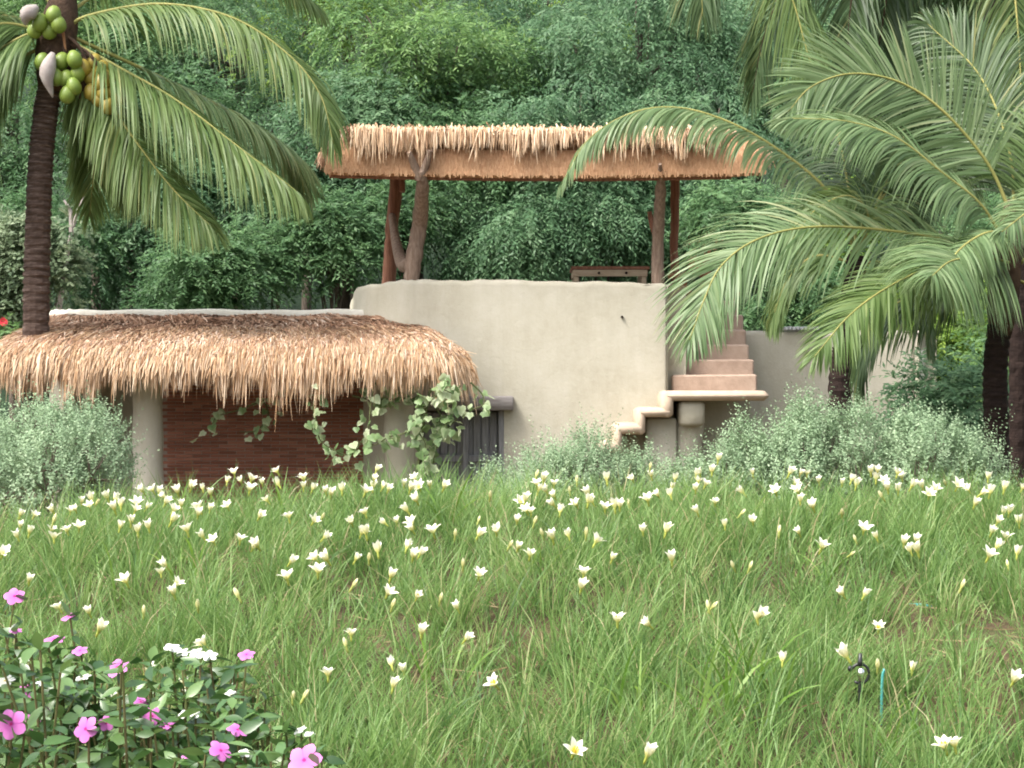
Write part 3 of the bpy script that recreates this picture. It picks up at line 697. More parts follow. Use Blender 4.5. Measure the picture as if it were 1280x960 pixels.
LF = [  # points, Y tip, leaflet length, normal, droop
    ([(80, 40), (110, 20), (200, 5), (290, 22), (360, 68), (400, 118), (417, 180)], 18.6, .92, (.1, -.35, 1), 1.5),
    ([(85, 50), (150, 85), (220, 125), (300, 185), (372, 240)], 18.6, 1.15, (.5, -.25, .8), 1.5),
    ([(88, 45), (200, 96), (290, 140), (345, 175), (372, 205), (382, 250)], 20.6, .75, (.3, .2, 1), 1.4),
    ([(85, 60), (130, 118), (165, 170), (215, 235), (266, 285)], 18.9, .95, (.5, -.7, .5), 1.1),
    ([(75, 55), (95, 90), (98, 140), (88, 215)], 19.8, .55, (1, .3, .2), .9),
    ([(70, 40), (30, 45), (-20, 80), (-60, 150), (-80, 250)], 18.6, 1.0, (-.3, -.5, .8), 1.3),
    ([(70, 50), (20, 78), (-10, 120), (-25, 190), (-28, 270)], 18.9, .8, (-.6, -.7, .4), 1.1),
    ([(75, 30), (40, -30), (-30, -70), (-120, -60), (-190, 20)], 19.8, 1.0, (0, -.2, 1), 1.2),
    ([(78, 10), (100, -70), (180, -140), (290, -150), (380, -100)], 20.2, 1.0, (0, 0, 1), 1.2),
    ([(78, 20), (70, -90), (20, -190), (-50, -230)], 19.2, 1.0, (0, 0, 1), 1.0),
    ([(80, 20), (140, -20), (220, -60), (320, -50), (400, 10)], 20.8, .9, (0, -.1, 1), 1.3),
    ([(72, 50), (10, 20), (-60, 30), (-130, 90)], 20.6, .9, (0, -.2, 1), 1.3),
    ([(84, 70), (130, 140), (150, 190), (162, 245)], 19.9, .85, (.9, -.3, .2), .8),
    ([(82, 60), (110, 130), (118, 190), (112, 270)], 20.0, .7, (.6, -.8, .1), .7),
    ([(60, 40), (0, 30), (-40, 60), (-70, 130)], 18.9, 1.0, (-.2, -.6, .7), 1.1),
]
for k, (pl, Yt, L, N, dr) in enumerate(LF):
    frond(lp, pts3(pl, YL, Yt), L * 1.1, N, dr * .85, 175, 'palmleaf' if k not in (2, 4) else 'palmleaf_blue', 100 + k, wid=.0235, rad=.026)

# right foreground palm
YR = 13.0
rp = tag(empty('coconut_palm', (px(1245, YR), YR, float(g(px(1245, YR), YR)))), 'young palm with long arching feathery fronds beside the sage bush', 'palm tree')
palm_trunk(rp, [(px(1247, YR), YR, -.1), at(1246, 560, YR), at(1244, 470, YR), at(1250, 400, YR), at(1258, 330, YR)], .105, .09, 'darktrunk', 24, 33)
seg_smooth(mk('crownshaft', tube(curve([at(1250, 420, YR), at(1255, 360, YR), at(1260, 300, YR), at(1264, 250, YR)], 8), [.09, .12, .13, .13, .12, .1, .07, .04], 10), M['fibre'], rp), 90)
RF = [
    ([(1258, 340), (1190, 303), (1100, 287), (1010, 284), (945, 300), (902, 332), (880, 375), (862, 425)], 12.2, .74, (-.25, -.75, .55), .62, 1.0, 'palmleaf_blue'),
    ([(1262, 310), (1225, 255), (1180, 218), (1120, 172), (1060, 152), (990, 148)], 12.4, .72, (-.1, -.55, .8), .9, 1.0, 'palmleaf_blue'),
    ([(1265, 270), (1235, 205), (1180, 140), (1125, 103), (1065, 92), (1015, 108), (985, 140)], 12.7, .60, (-.1, -1, .15), .35, 1.0, 'palmleaf_blue'),
    ([(1270, 345), (1215, 328), (1160, 336), (1105, 362), (1060, 396), (1018, 446)], 11.9, .62, (-.3, -.75, .5), .6, 1.0, 'palmleaf'),
    ([(1270, 330), (1230, 322), (1190, 326), (1165, 345)], 11.6, .80, (.0, -.9, .6), .8, 1.0, 'palmleaf_blue'),
    ([(1265, 330), (1180, 360), (1120, 380), (1085, 420), (1075, 480)], 13.6, .7, (-.2, -.3, .8), 1.4, 1.0, 'palmdark'),
    ([(1275, 330), (1330, 270), (1400, 240), (1480, 270), (1530, 350)], 12.6, .75, (.2, -.4, .8), 1.3, 1.0, 'palmleaf_blue'),
    ([(1275, 300), (1310, 200), (1370, 120), (1450, 100)], 13.2, .75, (.2, -.4, .8), 1.2, 1.0, 'palmleaf'),
    ([(1270, 310), (1245, 290), (1215, 300), (1190, 325), (1180, 370)], 11.9, .5, (-.2, -.5, .7), 1.0, 1.0, 'palmleaf_blue'),
    ([(1290, 350), (1330, 300), (1350, 270), (1330, 250), (1290, 262), (1252, 290)], 11.2, .5, (0, -.8, .5), .8, 1.0, 'palmleaf_blue'),
    ([(1272, 350), (1320, 370), (1380, 420), (1400, 500)], 12.4, .7, (.3, -.4, .7), 1.2, 1.0, 'palmleaf'),
    ([(1268, 290), (1262, 190), (1225, 95), (1160, 30)], 13.8, .65, (-.3, -.8, .2), .7, 1.0, 'palmdark'),
]
for k, (pl, Yt, L, N, dr, asy, mt) in enumerate(RF):
    frond(rp, pts3(pl, YR, Yt), L, N, dr * .9, 175, mt, 200 + k, wid=.0185, rad=.015)

# tall palm behind it, crown above
YT = 16.0
tp = tag(empty('coconut_palm', (px(1273, YT), YT, float(g(px(1273, YT), YT)))), 'tall slim palm behind the young palm, dark fronds hanging from above', 'palm tree')
palm_trunk(tp, [(px(1274, YT), YT, -.5), at(1272, 450, YT), at(1275, 200, YT), at(1230, -20, YT), at(1205, -150, YT)], .085, .09, 'darktrunk', 50, 35)
TF = [
    ([(1205, -150), (1120, -190), (1030, -140), (985, -50), (1000, 30), (1018, 95)], 15.6, .95, (-1, -.6, .1), .75),
    ([(1205, -150), (1130, -140), (1078, -60), (1062, 20), (1060, 90)], 15.8, .8, (-.8, -.8, .1), .8),
    ([(1205, -150), (1160, -120), (1118, -40), (1098, 60), (1080, 150)], 16.4, .85, (-.7, -.8, .1), .9),
    ([(1205, -150), (1250, -130), (1266, -30), (1276, 110), (1270, 250)], 15.4, .9, (.3, -1, .1), .6),
    ([(1205, -150), (1185, -90), (1170, 20), (1190, 130), (1215, 230)], 16.8, .95, (-.2, -1, .1), .6),
    ([(1205, -150), (1215, -60), (1230, 60), (1240, 200)], 16.4, .9, (0, -1, .1), .6),
    ([(1205, -150), (1060, -210), (930, -170), (880, -60), (878, 20)], 16.2, .9, (-.4, -.6, .4), 1.0),
    ([(1205, -150), (1090, -130), (1010, -60), (960, 30), (940, 120)], 17.4, .9, (-.6, -.5, .2), .9),
    ([(1205, -150), (1300, -160), (1380, -60), (1400, 80)], 15.8, .9, (.5, -.6, .4), 1.0),
    ([(1205, -150), (1140, -60), (1120, 60), (1130, 190), (1150, 280)], 17.6, .9, (-.2, -1, .1), .7),
]
for k, (pl, Yt, L, N, dr) in enumerate(TF):
    frond(tp, pts3(pl, YT, Yt), L, N, dr, 150, 'palmdark' if k not in (0, 3) else 'palmleaf', 300 + k, wid=.022, rad=.02, rmat='rachis' if k in (0, 3, 6) else 'fibre')

# middle palm in front of the right wing
YM = 17.0
mp_ = tag(empty('coconut_palm', (px(1045, YM), YM, float(g(px(1045, YM), YM)))), 'palm with leaning dark trunk in front of the plain right wall', 'palm tree')
palm_trunk(mp_, [(px(1046, YM), YM, -.7), at(1050, 500, YM), at(1056, 430, YM), at(1064, 370, YM), at(1072, 320, YM)], .135, .105, 'darktrunk', 30, 37)
MF = [
    ([(1072, 320), (1035, 240), (965, 182), (900, 148), (840, 134), (785, 143), (735, 175), (703, 228)], 17.2, .62, (-.15, -.35, 1), 1.7, 'palmleaf_blue'),
    ([(1072, 320), (1085, 270), (1060, 245), (1020, 262), (990, 300)], 16.4, .6, (-.2, -.5, .8), 1.4, 'palmleaf'),
    ([(1072, 320), (1100, 250), (1150, 215), (1210, 235)], 18.0, .8, (.1, -.4, .8), 1.2, 'palmdark'),
    ([(1072, 320), (1060, 230), (1040, 150), (1000, 100)], 18.6, .7, (-.3, -.6, .5), 1.1, 'palmdark'),
    ([(1072, 330), (1110, 330), (1150, 370), (1165, 430)], 17.4, .7, (.3, -.4, .7), 1.2, 'palmdark'),
    ([(1072, 330), (1020, 320), (985, 350), (965, 400)], 17.6, .7, (-.3, -.4, .7), 1.2, 'palmleaf'),
    ([(1072, 320), (1110, 220), (1150, 130), (1190, 100)], 18.4, .8, (.3, -.6, .5), 1.0, 'palmdark'),
]
for k, (pl, Yt, L, N, dr, mt) in enumerate(MF):
    frond(mp_, pts3(pl, YM, Yt), L, N, dr * .9, 150, mt, 400 + k, wid=.024, rad=.02)

# ------------------------------------------------------------------ trees behind
def foliage(r, C, Rr, n, sp_len, nl, lf_len, lf_w, droop, face=True):
    """n sprays on clumps C (M,3) with radii Rr (M,3)"""
    w = np.prod(Rr, 1) ** .66; k = r.choice(len(C), n, p=w / w.sum())
    u = nrm(r.normal(0, 1, (n * 2, 3))); ok = (u[:, 2] > -.55)
    if face: ok &= (u[:, 1] < .45)
    u = u[ok]; 
    while len(u) < n: u = np.vstack([u, u])
    u = u[:n]
    P0 = C[k] + Rr[k] * u * (r.uniform(.3, 1, (n, 1)) ** .35)
    d = nrm(u * .9 + np.array([0, 0, -droop]) + r.normal(0, .35, (n, 3)))
    ls = sp_len * r.uniform(.6, 1.25, n)
    s = np.linspace(.1, 1, nl)
    ax = P0[:, None] + d[:, None] * (ls[:, None] * s)[..., None]
    ax[..., 2] -= (ls[:, None] * s ** 2) * (.18 + droop * .3)
    sd_ = nrm(np.cross(d, np.array([0, 0, 1.]) + r.normal(0, .3, (n, 3))))
    sgn = np.where(np.arange(nl) % 2 == 0, 1., -1.)
    D = nrm(sd_[:, None] * sgn[None, :, None] * .85 + d[:, None] * .65 + r.normal(0, .3, (n, nl, 3)) + np.array([0, 0, -.15 - droop * .25]))
    Nn = nrm(np.array([-.15, -.55, .85]) + r.normal(0, .4, (n, nl, 3)))
    rv = np.clip(r.normal(.46, .14, (n, 1)) + .26 * np.sin(k * 12.9)[:, None] + r.normal(0, .12, (n, nl)), 0, 1)
    sz = (r.uniform(.7, 1.2, (n, nl)))
    return leaves(ax.reshape(-1, 3), D.reshape(-1, 3), (lf_len * sz).ravel(), (lf_w * sz).ravel(), Nn.reshape(-1, 3), rv.ravel())

def tree(name, label, cat, cx, cy, Y, rx, rz, mat, n, seed, group, droop=.5, sp=.62, nl=14, ll=.108, lw=.036, nclump=18, ry=None, trunk_r=.12, clump=.29):
    r = np.random.default_rng(seed)
    c = at(cx, cy, Y); x0, y0 = c[0], Y; z0 = float(g(x0, y0))
    root = tag(empty(name, (x0, y0, z0)), label, cat, group)
    ry = ry or rx * .8
    u = nrm(r.normal(0, 1, (nclump, 3))); u[:, 1] = -np.abs(u[:, 1]) * .9 + .25
    C = c + u * np.array([rx, ry, rz]) * r.uniform(.45, .85, (nclump, 1))
    Rr = np.stack([rx * clump * r.uniform(.7, 1.3, nclump), rx * clump * r.uniform(.7, 1.2, nclump), rx * clump * .72 * r.uniform(.7, 1.3, nclump)], 1)
    top = c + [0, 0, rz * .2]
    parts = [tube(curve([(x0, y0, z0 - .3), (x0 + r.normal(0, .1), y0, (z0 + top[2]) / 2), top], 12), np.linspace(trunk_r, trunk_r * .45, 12), 8)]
    for k in range(nclump):
        s = curve([(x0, y0, z0), (x0, y0, (z0 + top[2]) / 2), top], 10)[r.integers(4, 9)]
        parts.append(tube(curve([s, (s + C[k]) / 2 + [0, 0, .15], C[k]], 6), np.linspace(trunk_r * .4, .012, 6), 5))
    mk('trunk', merge(parts), M['bark'], root, smooth=True)
    tag(mk('crown', foliage(r, C, Rr, n, sp, nl, ll, lw, droop), M[mat], root), kind='stuff')
    return root

GB = 'leafy trees on the slope behind the house'
BG = [  # cx, cy, Y, rx, rz, material, sprays, droop
    (120, 30, 31, 2.4, 2.2, 'tree_c', 1700, .5), (300, 60, 30, 2.4, 2.2, 'tree_a', 1900, .5), (520, 70, 28.5, 2.1, 1.7, 'tree_c', 1900, .45),
    (660, 40, 31, 2.0, 2.2, 'tree_b', 1700, .7), (800, 70, 29, 2.2, 2.0, 'tree_b', 2100, .9), (930, 90, 30, 1.9, 2.2, 'tree_b', 1500, .8), (1080, 120, 29, 2.4, 2.2, 'tree_a', 1300, .5),
    (1230, 150, 30, 2.2, 2.4, 'tree_c', 1100, .5), (210, 190, 27.5, 1.7, 1.5, 'tree_a', 1300, .5), (430, 180, 27.5, 1.7, 1.4, 'tree_b', 1400, .6),
    (20, 150, 28, 2.0, 2.0, 'tree_a', 1200, .5), (600, 200, 27.5, 1.9, 1.3, 'tree_a', 1500, .7), (720, 170, 27, 1.5, 1.2, 'tree_b', 1300, .9), (860, 200, 27.3, 1.5, 1.3, 'tree_b', 1200, .8),
    (60, -60, 38, 3.0, 2.4, 'tree_c', 1300, .4), (250, -50, 38, 3.0, 2.4, 'tree_a', 1300, .4), (440, -40, 38, 3.0, 2.4, 'tree_y', 1300, .4), (610, -60, 39, 3.0, 2.6, 'tree_c', 1300, .5),
    (690, 60, 37, 2.0, 2.0, 'tree_y', 900, .4), (800, -70, 38, 3.0, 2.6, 'tree_b', 1200, .7), (980, -50, 39, 3.2, 2.8, 'tree_c', 1100, .5), (1180, -40, 38, 3.0, 2.8, 'tree_a', 900, .5),
    (1400, 60, 33, 3.0, 3.0, 'tree_a', 1000, .5), (1620, 120, 34, 3.4, 3.4, 'tree_c', 900, .5), (-140, 80, 33, 3.0, 3.0, 'tree_a', 900, .5), (-300, 160, 32, 2.8, 3.0, 'tree_c', 800, .5),
    (380, 40, 35, 2.2, 2.4, 'tree_y', 1200, .4), (160, 90, 36, 2.6, 2.2, 'tree_b', 1000, .5),
]
BGL = ['light green leafy tree behind the tall coconut palm crown',
    'dense green tree behind the arching fronds of the tall coconut palm',
    'light green rounded tree rising behind the left half of the pavilion roof',
    'blue-green feathery tree rising behind the middle of the pavilion roof',
    'large drooping blue-green tree behind the right half of the pavilion roof',
    'drooping blue-green tree between the pavilion roof and the dark hanging fronds',
    'green tree hidden behind the crown of the leaning palm',
    'light green tree behind the young palm crown',
    'green tree behind the broad light bush over the white parapet',
    'blue-green tree beside the left end of the pavilion roof',
    'green tree behind the ringed trunk of the tall coconut palm',
    'feathery green tree seen just over the pavilion thatch',
    'blue-green drooping tree directly behind the middle of the pavilion thatch',
    'blue-green drooping tree behind the palm frond that crosses the pavilion roof',
    'far light green tree high on the slope above the coconut palm',
    'far green tree high on the slope above the coconut fronds',
    'far yellow-green treetop high on the slope left of the pavilion',
    'far light green treetop high on the slope over the pavilion',
    'yellow-green tree glowing between two blue-green trees above the pavilion',
    'far blue-green treetop above the large drooping tree',
    'far light green treetop behind the dark hanging fronds',
    'far green treetop behind the tall slim palm',
    'broad green tree beyond the tall slim palm on the slope', 'light green tree farthest past the palms on the slope', 'broad green tree past the coconut palm on the slope', 'light green tree past the end of the thatched awning on the slope', 'yellow-green tree between the coconut palm and the rounded light green tree',
    'blue-green tree in the gap below the coconut palm fronds']
for k, (cx, cy, Y, rx_, rz_, mt, n, dr) in enumerate(BG):
    tree('broadleaf_tree', BGL[k], 'tree', cx, cy, Y, rx_, rz_, mt, int(n * .84), 500 + k, GB, dr)
# understorey, seen below the pavilion roof and over the low wing
US = [
    (265, 335, 25.5, 1.25, .95, 'tree_a', 2100, .3, 'broad light green bush behind the low white parapet'),
    (415, 300, 25.8, .8, .75, 'tree_a', 1300, .3, 'rounded light green bush left of the pavilion posts'),
    (130, 330, 26.6, 1.3, .8, 'tree_b', 800, .5, 'dark bush between the palm trunk and the broad light bush'), 
    (1000, 370, 25.2, .9, .8, 'tree_a', 800, .4, 'green bush just over the right wing roof'), (1420, 300, 27, 2.2, 2.4, 'tree_a', 1100, .4, 'broad green bush beyond the tall slim palm'),
    (190, 250, 26.5, 1.1, 1.0, 'tree_b', 800, .6, 'dark bush behind the drooping coconut fronds'), (340, 240, 26.8, 1.1, 1.0, 'tree_b', 800, .6, 'dark bush over the broad light bush'),
    (505, 270, 26.5, .8, .8, 'tree_a', 700, .5, 'green bush seen between the forked pavilion posts'), (580, 285, 26.8, 1.0, 1.0, 'tree_b', 900, .9, 'dark drooping bush right behind the forked pavilion post'), (665, 290, 26.2, .9, 1.0, 'tree_b', 1000, .9, 'dark drooping bush seen through the middle of the open pavilion'),
    (745, 285, 26.4, 1.0, .95, 'tree_b', 1000, .9, 'dark drooping bush behind the low terrace table'), (820, 290, 26.8, .9, 1.0, 'tree_b', 900, .9, 'dark drooping bush behind the straight pavilion posts'),
    (925, 275, 25.6, 1.0, .7, 'tree_a', 1200, .5, 'rounded feathery green bush beside the right end of the pavilion roof'),
    (1020, 300, 26.0, 1.0, 1.0, 'tree_y', 900, .4, 'yellow-green bush behind the right wing roof'),
    (1190, 420, 22.6, 1.0, 1.1, 'tree_y', 1300, .4, 'bright green bush beyond the corner of the right wall'),
    (1195, 520, 19.5, .8, .7, 'tree_b', 900, .3, 'dark green shrub between the right wall and the palm trunks'),
    (1290, 480, 21.0, .8, 1.2, 'tree_c', 700, .4, 'green shrub behind the tall slim palm trunk'),
    (1250, 300, 25.0, 1.4, 1.4, 'tree_a', 800, .4, 'green bush hidden behind the young palm crown'), (60, 300, 26.0, 1.0, 1.0, 'tree_a', 700, .4, 'green bush behind the grey-green branching shrub'), (800, 350, 27.5, 1.6, .6, 'tree_b', 600, .7, 'low dark bush behind the terrace bench'),
]
for k, (cx, cy, Y, rx_, rz_, mt, n, dr, lb) in enumerate(US):
    tree('understorey_bush', lb, 'bush', cx, cy, Y, rx_, rz_, mt, int(n * .85), 600 + k, 'bushes in the shade behind the house', dr, sp=.5, nl=14, ll=.098, lw=.033, nclump=13, trunk_r=.05, clump=.34)
# grey-green shrub with a pale bare branch, left of the palm
sh = tree('branching_shrub', 'grey-green shrub with pale bare branches beside the tall coconut palm', 'shrub', 20, 345, 23.5, .85, .85, 'shrub_grey', 1500, 701, None, .1, sp=.32, nl=14, ll=.085, lw=.045, nclump=14, trunk_r=.05)
for pl in ([(72, 400), (80, 340), (90, 290), (98, 262), (112, 235)], [(90, 290), (88, 265), (80, 250)]):
    mk('branch', tube(curve([at(x, y, 23.2) for x, y in pl], 14), np.linspace(.045, .015, 14), 7), M['spathe'], sh)
r = np.random.default_rng(77)
mk('leafy_twig', foliage(r, np.array([at(88, 283, 23.2), at(74, 345, 23.2), at(78, 372, 23.2)]), np.full((3, 3), .2), 70, .25, 12, .08, .045, .1, False), M['shrub_grey'], sh)
rf = tag(empty('red_flower_plant', at(6, 425, 22.8)), 'small plant with a red flower beside the end of the awning', 'plant')
mk('stem', tube(curve([at(6, 440, 22.8), at(7, 420, 22.8), at(5, 404, 22.8)], 6), .01, 5), M['vinestem'], rf)
P0 = np.tile(at(5, 402, 22.75), (10, 1)); dd = nrm(np.stack([np.cos(np.arange(10) * .63), -.5 * np.ones(10), np.sin(np.arange(10) * .63)], 1))
mk('flower', leaves(P0, dd, .075, .06, np.tile([0, -1., 0.1], (10, 1)), np.zeros(10)), M['redflower'], rf)
mk('foliage', foliage(r, np.array([at(4, 420, 22.8), at(14, 428, 22.9)]), np.full((2, 3), .2), 60, .2, 10, .09, .04, .1, False), M['tree_c'], rf)

# ------------------------------------------------------------------ sage bushes
def sage_bush(label, cx, Y, top_px, rx, ry, n, seed, lean=0.0, clumps=22):
    r = np.random.default_rng(seed)
    x0 = px(cx, Y); zb = float(g(x0, Y)); zt = pz(top_px, Y); H = zt - zb
    root = tag(empty('sage_bush', (x0, Y, zb)), label, 'bush', 'silvery sage bushes')
    M_ = clumps
    ang = r.uniform(0, 2 * math.pi, M_); rad = np.sqrt(r.uniform(0, 1, M_))
    C = np.stack([x0 + rx * rad * np.cos(ang) * .82, Y + ry * rad * np.sin(ang) * .82, zb + H * (.30 + .42 * np.sqrt(np.maximum(0, 1 - rad ** 2)) * r.uniform(.6, 1.05, M_))], 1)
    Rr = np.stack([rx * .25 * r.uniform(.7, 1.3, M_), ry * .27 * r.uniform(.7, 1.3, M_), H * .24 * r.uniform(.8, 1.25, M_)], 1)
    k = r.integers(0, M_, n); u = nrm(r.normal(0, 1, (n, 3))); u[:, 2] = np.where(u[:, 2] < -.75, -u[:, 2], u[:, 2])
    P0 = C[k] + Rr[k] * u * r.uniform(.45, 1, (n, 1)) ** .5
    d = nrm(u * .75 + np.array([lean, 0, .75]) + r.normal(0, .3, (n, 3)))
    nl = 12; ls = r.uniform(.08, .2, n) * np.where(r.random(n) > .88, 1.8, 1)
    s = np.linspace(.05, 1, nl)
    ax = P0[:, None] + d[:, None] * (ls[:, None] * s)[..., None]
    a = np.arange(nl) * 2.4
    e1 = nrm(np.cross(d, np.array([.3, 1, .2]))); e2 = np.cross(d, e1)
    D = nrm((e1[:, None] * np.cos(a)[None, :, None] + e2[:, None] * np.sin(a)[None, :, None]) * .8 + d[:, None] * .55 + r.normal(0, .2, (n, nl, 3)))
    rv = np.clip(r.normal(.5, .17, (n, 1)) + r.normal(0, .1, (n, nl)), 0, 1)
    sz = r.uniform(.75, 1.2, (n, nl)) * (1 - .35 * s)[None]
    VF = leaves(ax.reshape(-1, 3), D.reshape(-1, 3), (.031 * sz).ravel(), (.017 * sz).ravel(), np.repeat(d, nl, 0), rv.ravel())
    tag(mk('foliage', VF, M['sage'], root), kind='stuff')
    parts = []
    for j in range(M_):
        parts.append(tube(curve([(x0 + r.normal(0, .08), Y + r.normal(0, .08), zb - .05), (C[j] + [x0, Y, zb]) / 2 + r.normal(0, .05, 3), C[j]], 7), np.linspace(.016, .004, 7), 5))
    for j in range(0, n, 12):
        parts.append(tube(np.array([C[k[j]], P0[j]]), [.005, .0025], 4, False))
    mk('stem', merge(parts), M['sagestem'], root)
    return root
sage_bush('large silvery sage bush beside the left column of the thatched awning', 40, 11.0, 492, 1.0, .8, 3400, 801)
sage_bush('low silvery sage bush below the small stair steps', 735, 13.0, 534, .78, .6, 2300, 802)
sage_bush('wide silvery sage bush in front of the leaning dark palm trunk', 1040, 11.2, 494, .62, .62, 2600, 803, .08)
sage_bush('silvery sage bush beside the young palm trunk', 1150, 10.8, 506, .56, .55, 2300, 804, .25)
sage_bush('low silvery sage bush in front of the stair landing', 935, 11.4, 528, .40, .42, 1300, 807, -.05, 14)
sage_bush('small silvery sage bush at the foot of the slatted door', 622, 14.5, 572, .42, .35, 700, 805, 0, 10)
sage_bush('small silvery sage bush in front of the stair column', 868, 12.5, 565, .33, .3, 600, 806, 0, 9)

# ------------------------------------------------------------------ vine on the awning
vine = tag(empty('climbing_vine', (-1.1, 18.75, .3)), 'climbing vine with pale variegated leaves hanging from the awning corner', 'vine')
def leaf_shape(n_lobe):
    """lobed vine leaf in the XY plane, 1 unit long, tip at +Y, slight cup"""
    outl = {0: [(0, 0), (.22, -.12), (.46, .02), (.50, .30), (.34, .52), (.30, .66), (.12, .86), (0, 1.0)],
            1: [(0, 0), (.20, -.14), (.44, -.06), (.42, .18), (.56, .36), (.32, .50), (.18, .72), (0, .98)]}[n_lobe]
    Rt = outl; Lt = [(-x, y) for x, y in outl[1:-1]][::-1]
    ring = Rt + Lt; V = [(0, .38, -.05)] + [(x, y, .10 * abs(x) - .10 * y * y) for x, y in ring]
    n = len(ring); F = [[0, i + 1, (i + 1) % n + 1] for i in range(n)]
    return np.array(V, float), F
vmesh = []
for k in range(8):
    V, F = leaf_shape(k % 2); vmesh.append(mesh_data('leaf', V, F, M['vine'], rnd=np.clip(np.r_[.35, np.full(len(V) - 1, .55)] + (k - 3) * .09, 0, 1)))
VS = [([(400, 470), (392, 505), (395, 525), (399, 548), (412, 560), (430, 568), (442, 566), (449, 552)], 18.65, 17),
      ([(470, 478), (464, 500), (462, 520), (460, 538), (449, 556), (447, 568)], 18.7, 8),
      ([(562, 478), (542, 498), (522, 515), (524, 540), (532, 556), (528, 580), (524, 596)], 18.62, 34),
      ([(538, 500), (520, 530), (502, 543), (486, 546), (470, 556), (462, 554)], 18.65, 15),
      ([(575, 482), (566, 500), (572, 520), (560, 535), (548, 548)], 18.68, 22),
      ([(440, 495), (470, 500), (500, 498), (530, 497), (560, 492)], 18.95, 22),
      ([(545, 510), (555, 530), (545, 560), (540, 590)], 18.9, 16),
      ([(360, 488), (330, 500), (300, 512), (270, 522), (262, 545)], 19.3, 9),
      ([(330, 500), (335, 520), (320, 538), (300, 540)], 19.5, 6),
      ([(588, 478), (602, 492), (605, 505), (590, 512)], 18.5, 6),
      ([(560, 476), (552, 484), (565, 492)], 18.35, 5)]
r = np.random.default_rng(90); stems = []
for pl, Y, n in VS:
    C = curve([at(x, y, Y + r.normal(0, .03)) for x, y in pl], 30)
    mk('stem', tube(C, np.linspace(.012, .005, 30), 5), M['vinestem'], vine)
    for j in range(int(n * 2.3)):
        p = C[int(r.uniform(.05, 1) * 29)] + r.normal(0, .065, 3) * np.array([1, 1, .9])
        s = r.uniform(.06, .125)
        o = obj('leaf', vmesh[r.integers(8)], vine, p - off(vine), (R(-100 + r.normal(0, 30)), R(r.normal(0, 28)), R(r.normal(180, 50) * 0 + r.normal(0, 40))), s)
        o.rotation_euler = (R(-115 + r.normal(0, 28)), R(r.normal(0, 28)), R(r.normal(0, 40)))
mk('stem', tube(curve([(-1.15, 19.2, ZG), (-1.12, 19.0, .5), (-1.05, 18.9, 1.1), (-.95, 18.7, 1.55)], 14), .018, 6), M['vinestem'], vine)

# ------------------------------------------------------------------ meadow
r = np.random.default_rng(42)
def soilpatch(x, y):
    """1 inside the bare patches"""
    q = np.zeros_like(x)
    for a, b, rx_, ry_ in ((-.05, 4.55, .19, .33), (1.52, 5.2, .2, .26), (1.32, 4.85, .13, .16), (.62, 5.4, .12, .12), (-.55, 5.2, .10, .10)):
        q = np.maximum(q, np.exp(-((x - a) / rx_) ** 2 - ((y - b) / ry_) ** 2))
    return q
def blades(ncl, per, ymin, ymax, xmul, hmin, hmax, wid, sg, seed, bend=.32):
    r = np.random.default_rng(seed)
    cy = ymin + (ymax - ymin) * r.uniform(0, 1, ncl); cx = r.uniform(-1, 1, ncl) * (.36 * cy + xmul)
    keep = r.uniform(0, 1, ncl) > soilpatch(cx, cy) * .62
    keep &= ~((cx < -.35 - .1 * (cy - 2)) & (cy < 3.2))
    cx, cy = cx[keep], cy[keep]; ncl = len(cx)
    k = np.repeat(np.arange(ncl), per); n = len(k)
    x = cx[k] + r.normal(0, sg, n); y = cy[k] + r.normal(0, sg, n)
    hh = r.uniform(hmin, hmax, ncl)[k] * r.uniform(.6, 1.2, n) * (1 - .45 * soilpatch(x, y))
    z = g(x, y) - .01
    out = np.stack([x - cx[k], y - cy[k], np.zeros(n)], 1) / sg * .15
    lean = np.repeat(np.stack([r.normal(.04, .11, ncl), r.normal(0, .11, ncl), np.zeros(ncl)], 1), per, 0)
    d = nrm(np.array([0, 0, 1.]) + out + lean + r.normal(0, .12, (n, 3)))
    K = 4; P = np.zeros((n, K, 3)); p = np.stack([x, y, z], 1); P[:, 0] = p
    dirh = d * np.array([1, 1, 0]); dirh = nrm(dirh + 1e-4); bd = bend * r.uniform(.2, 1.6, n)
    for j in range(1, K):
        d = nrm(d + dirh * (bd * .30 * j)[:, None] + np.array([0, 0, -1]) * (bd * .16 * j)[:, None])
        p = p + d * (hh / (K - 1))[:, None]; P[:, j] = p
    a = r.uniform(0, math.pi, n); D = np.stack([np.cos(a), np.sin(a), np.zeros(n)], 1)
    W = wid * r.uniform(.7, 1.3, (n, 1)) * np.array([.8, 1, .8, .1])[None]
    rv = np.clip(r.normal(.45, .17, n) + r.normal(0, .17, ncl)[k], 0, .94); rv = np.where(r.uniform(0, 1, n) > .955, r.uniform(.95, 1, n), rv)
    return ribbons(P, W, np.repeat(D[:, None], K, 1), rv)
GL = 'fine green lily leaves and grass covering the sloping meadow'
tag(mk('grass', blades(3100, 30, 2.5, 7.5, 1.3, .12, .31, .0040, .034, 1), M['grass']), GL, 'grass', kind='stuff')
tag(mk('grass', blades(900, 20, 6.0, 9.5, 2.2, .18, .32, .0048, .05, 2), M['grass']), 'fine grass on the crest and far side of the meadow', 'grass', kind='stuff')
tag(mk('grass', blades(1900, 12, 2.3, 6.5, 1.3, .06, .13, .004, .05, 3, .9), M['grass']), 'short undergrowth grass between the lily clumps', 'grass', kind='stuff')
tag(mk('grass', blades(700, 20, 7, 17, 3.5, .12, .3, .008, .09, 4), M['grass']), 'rough grass on the ground between meadow and house', 'grass', kind='stuff')
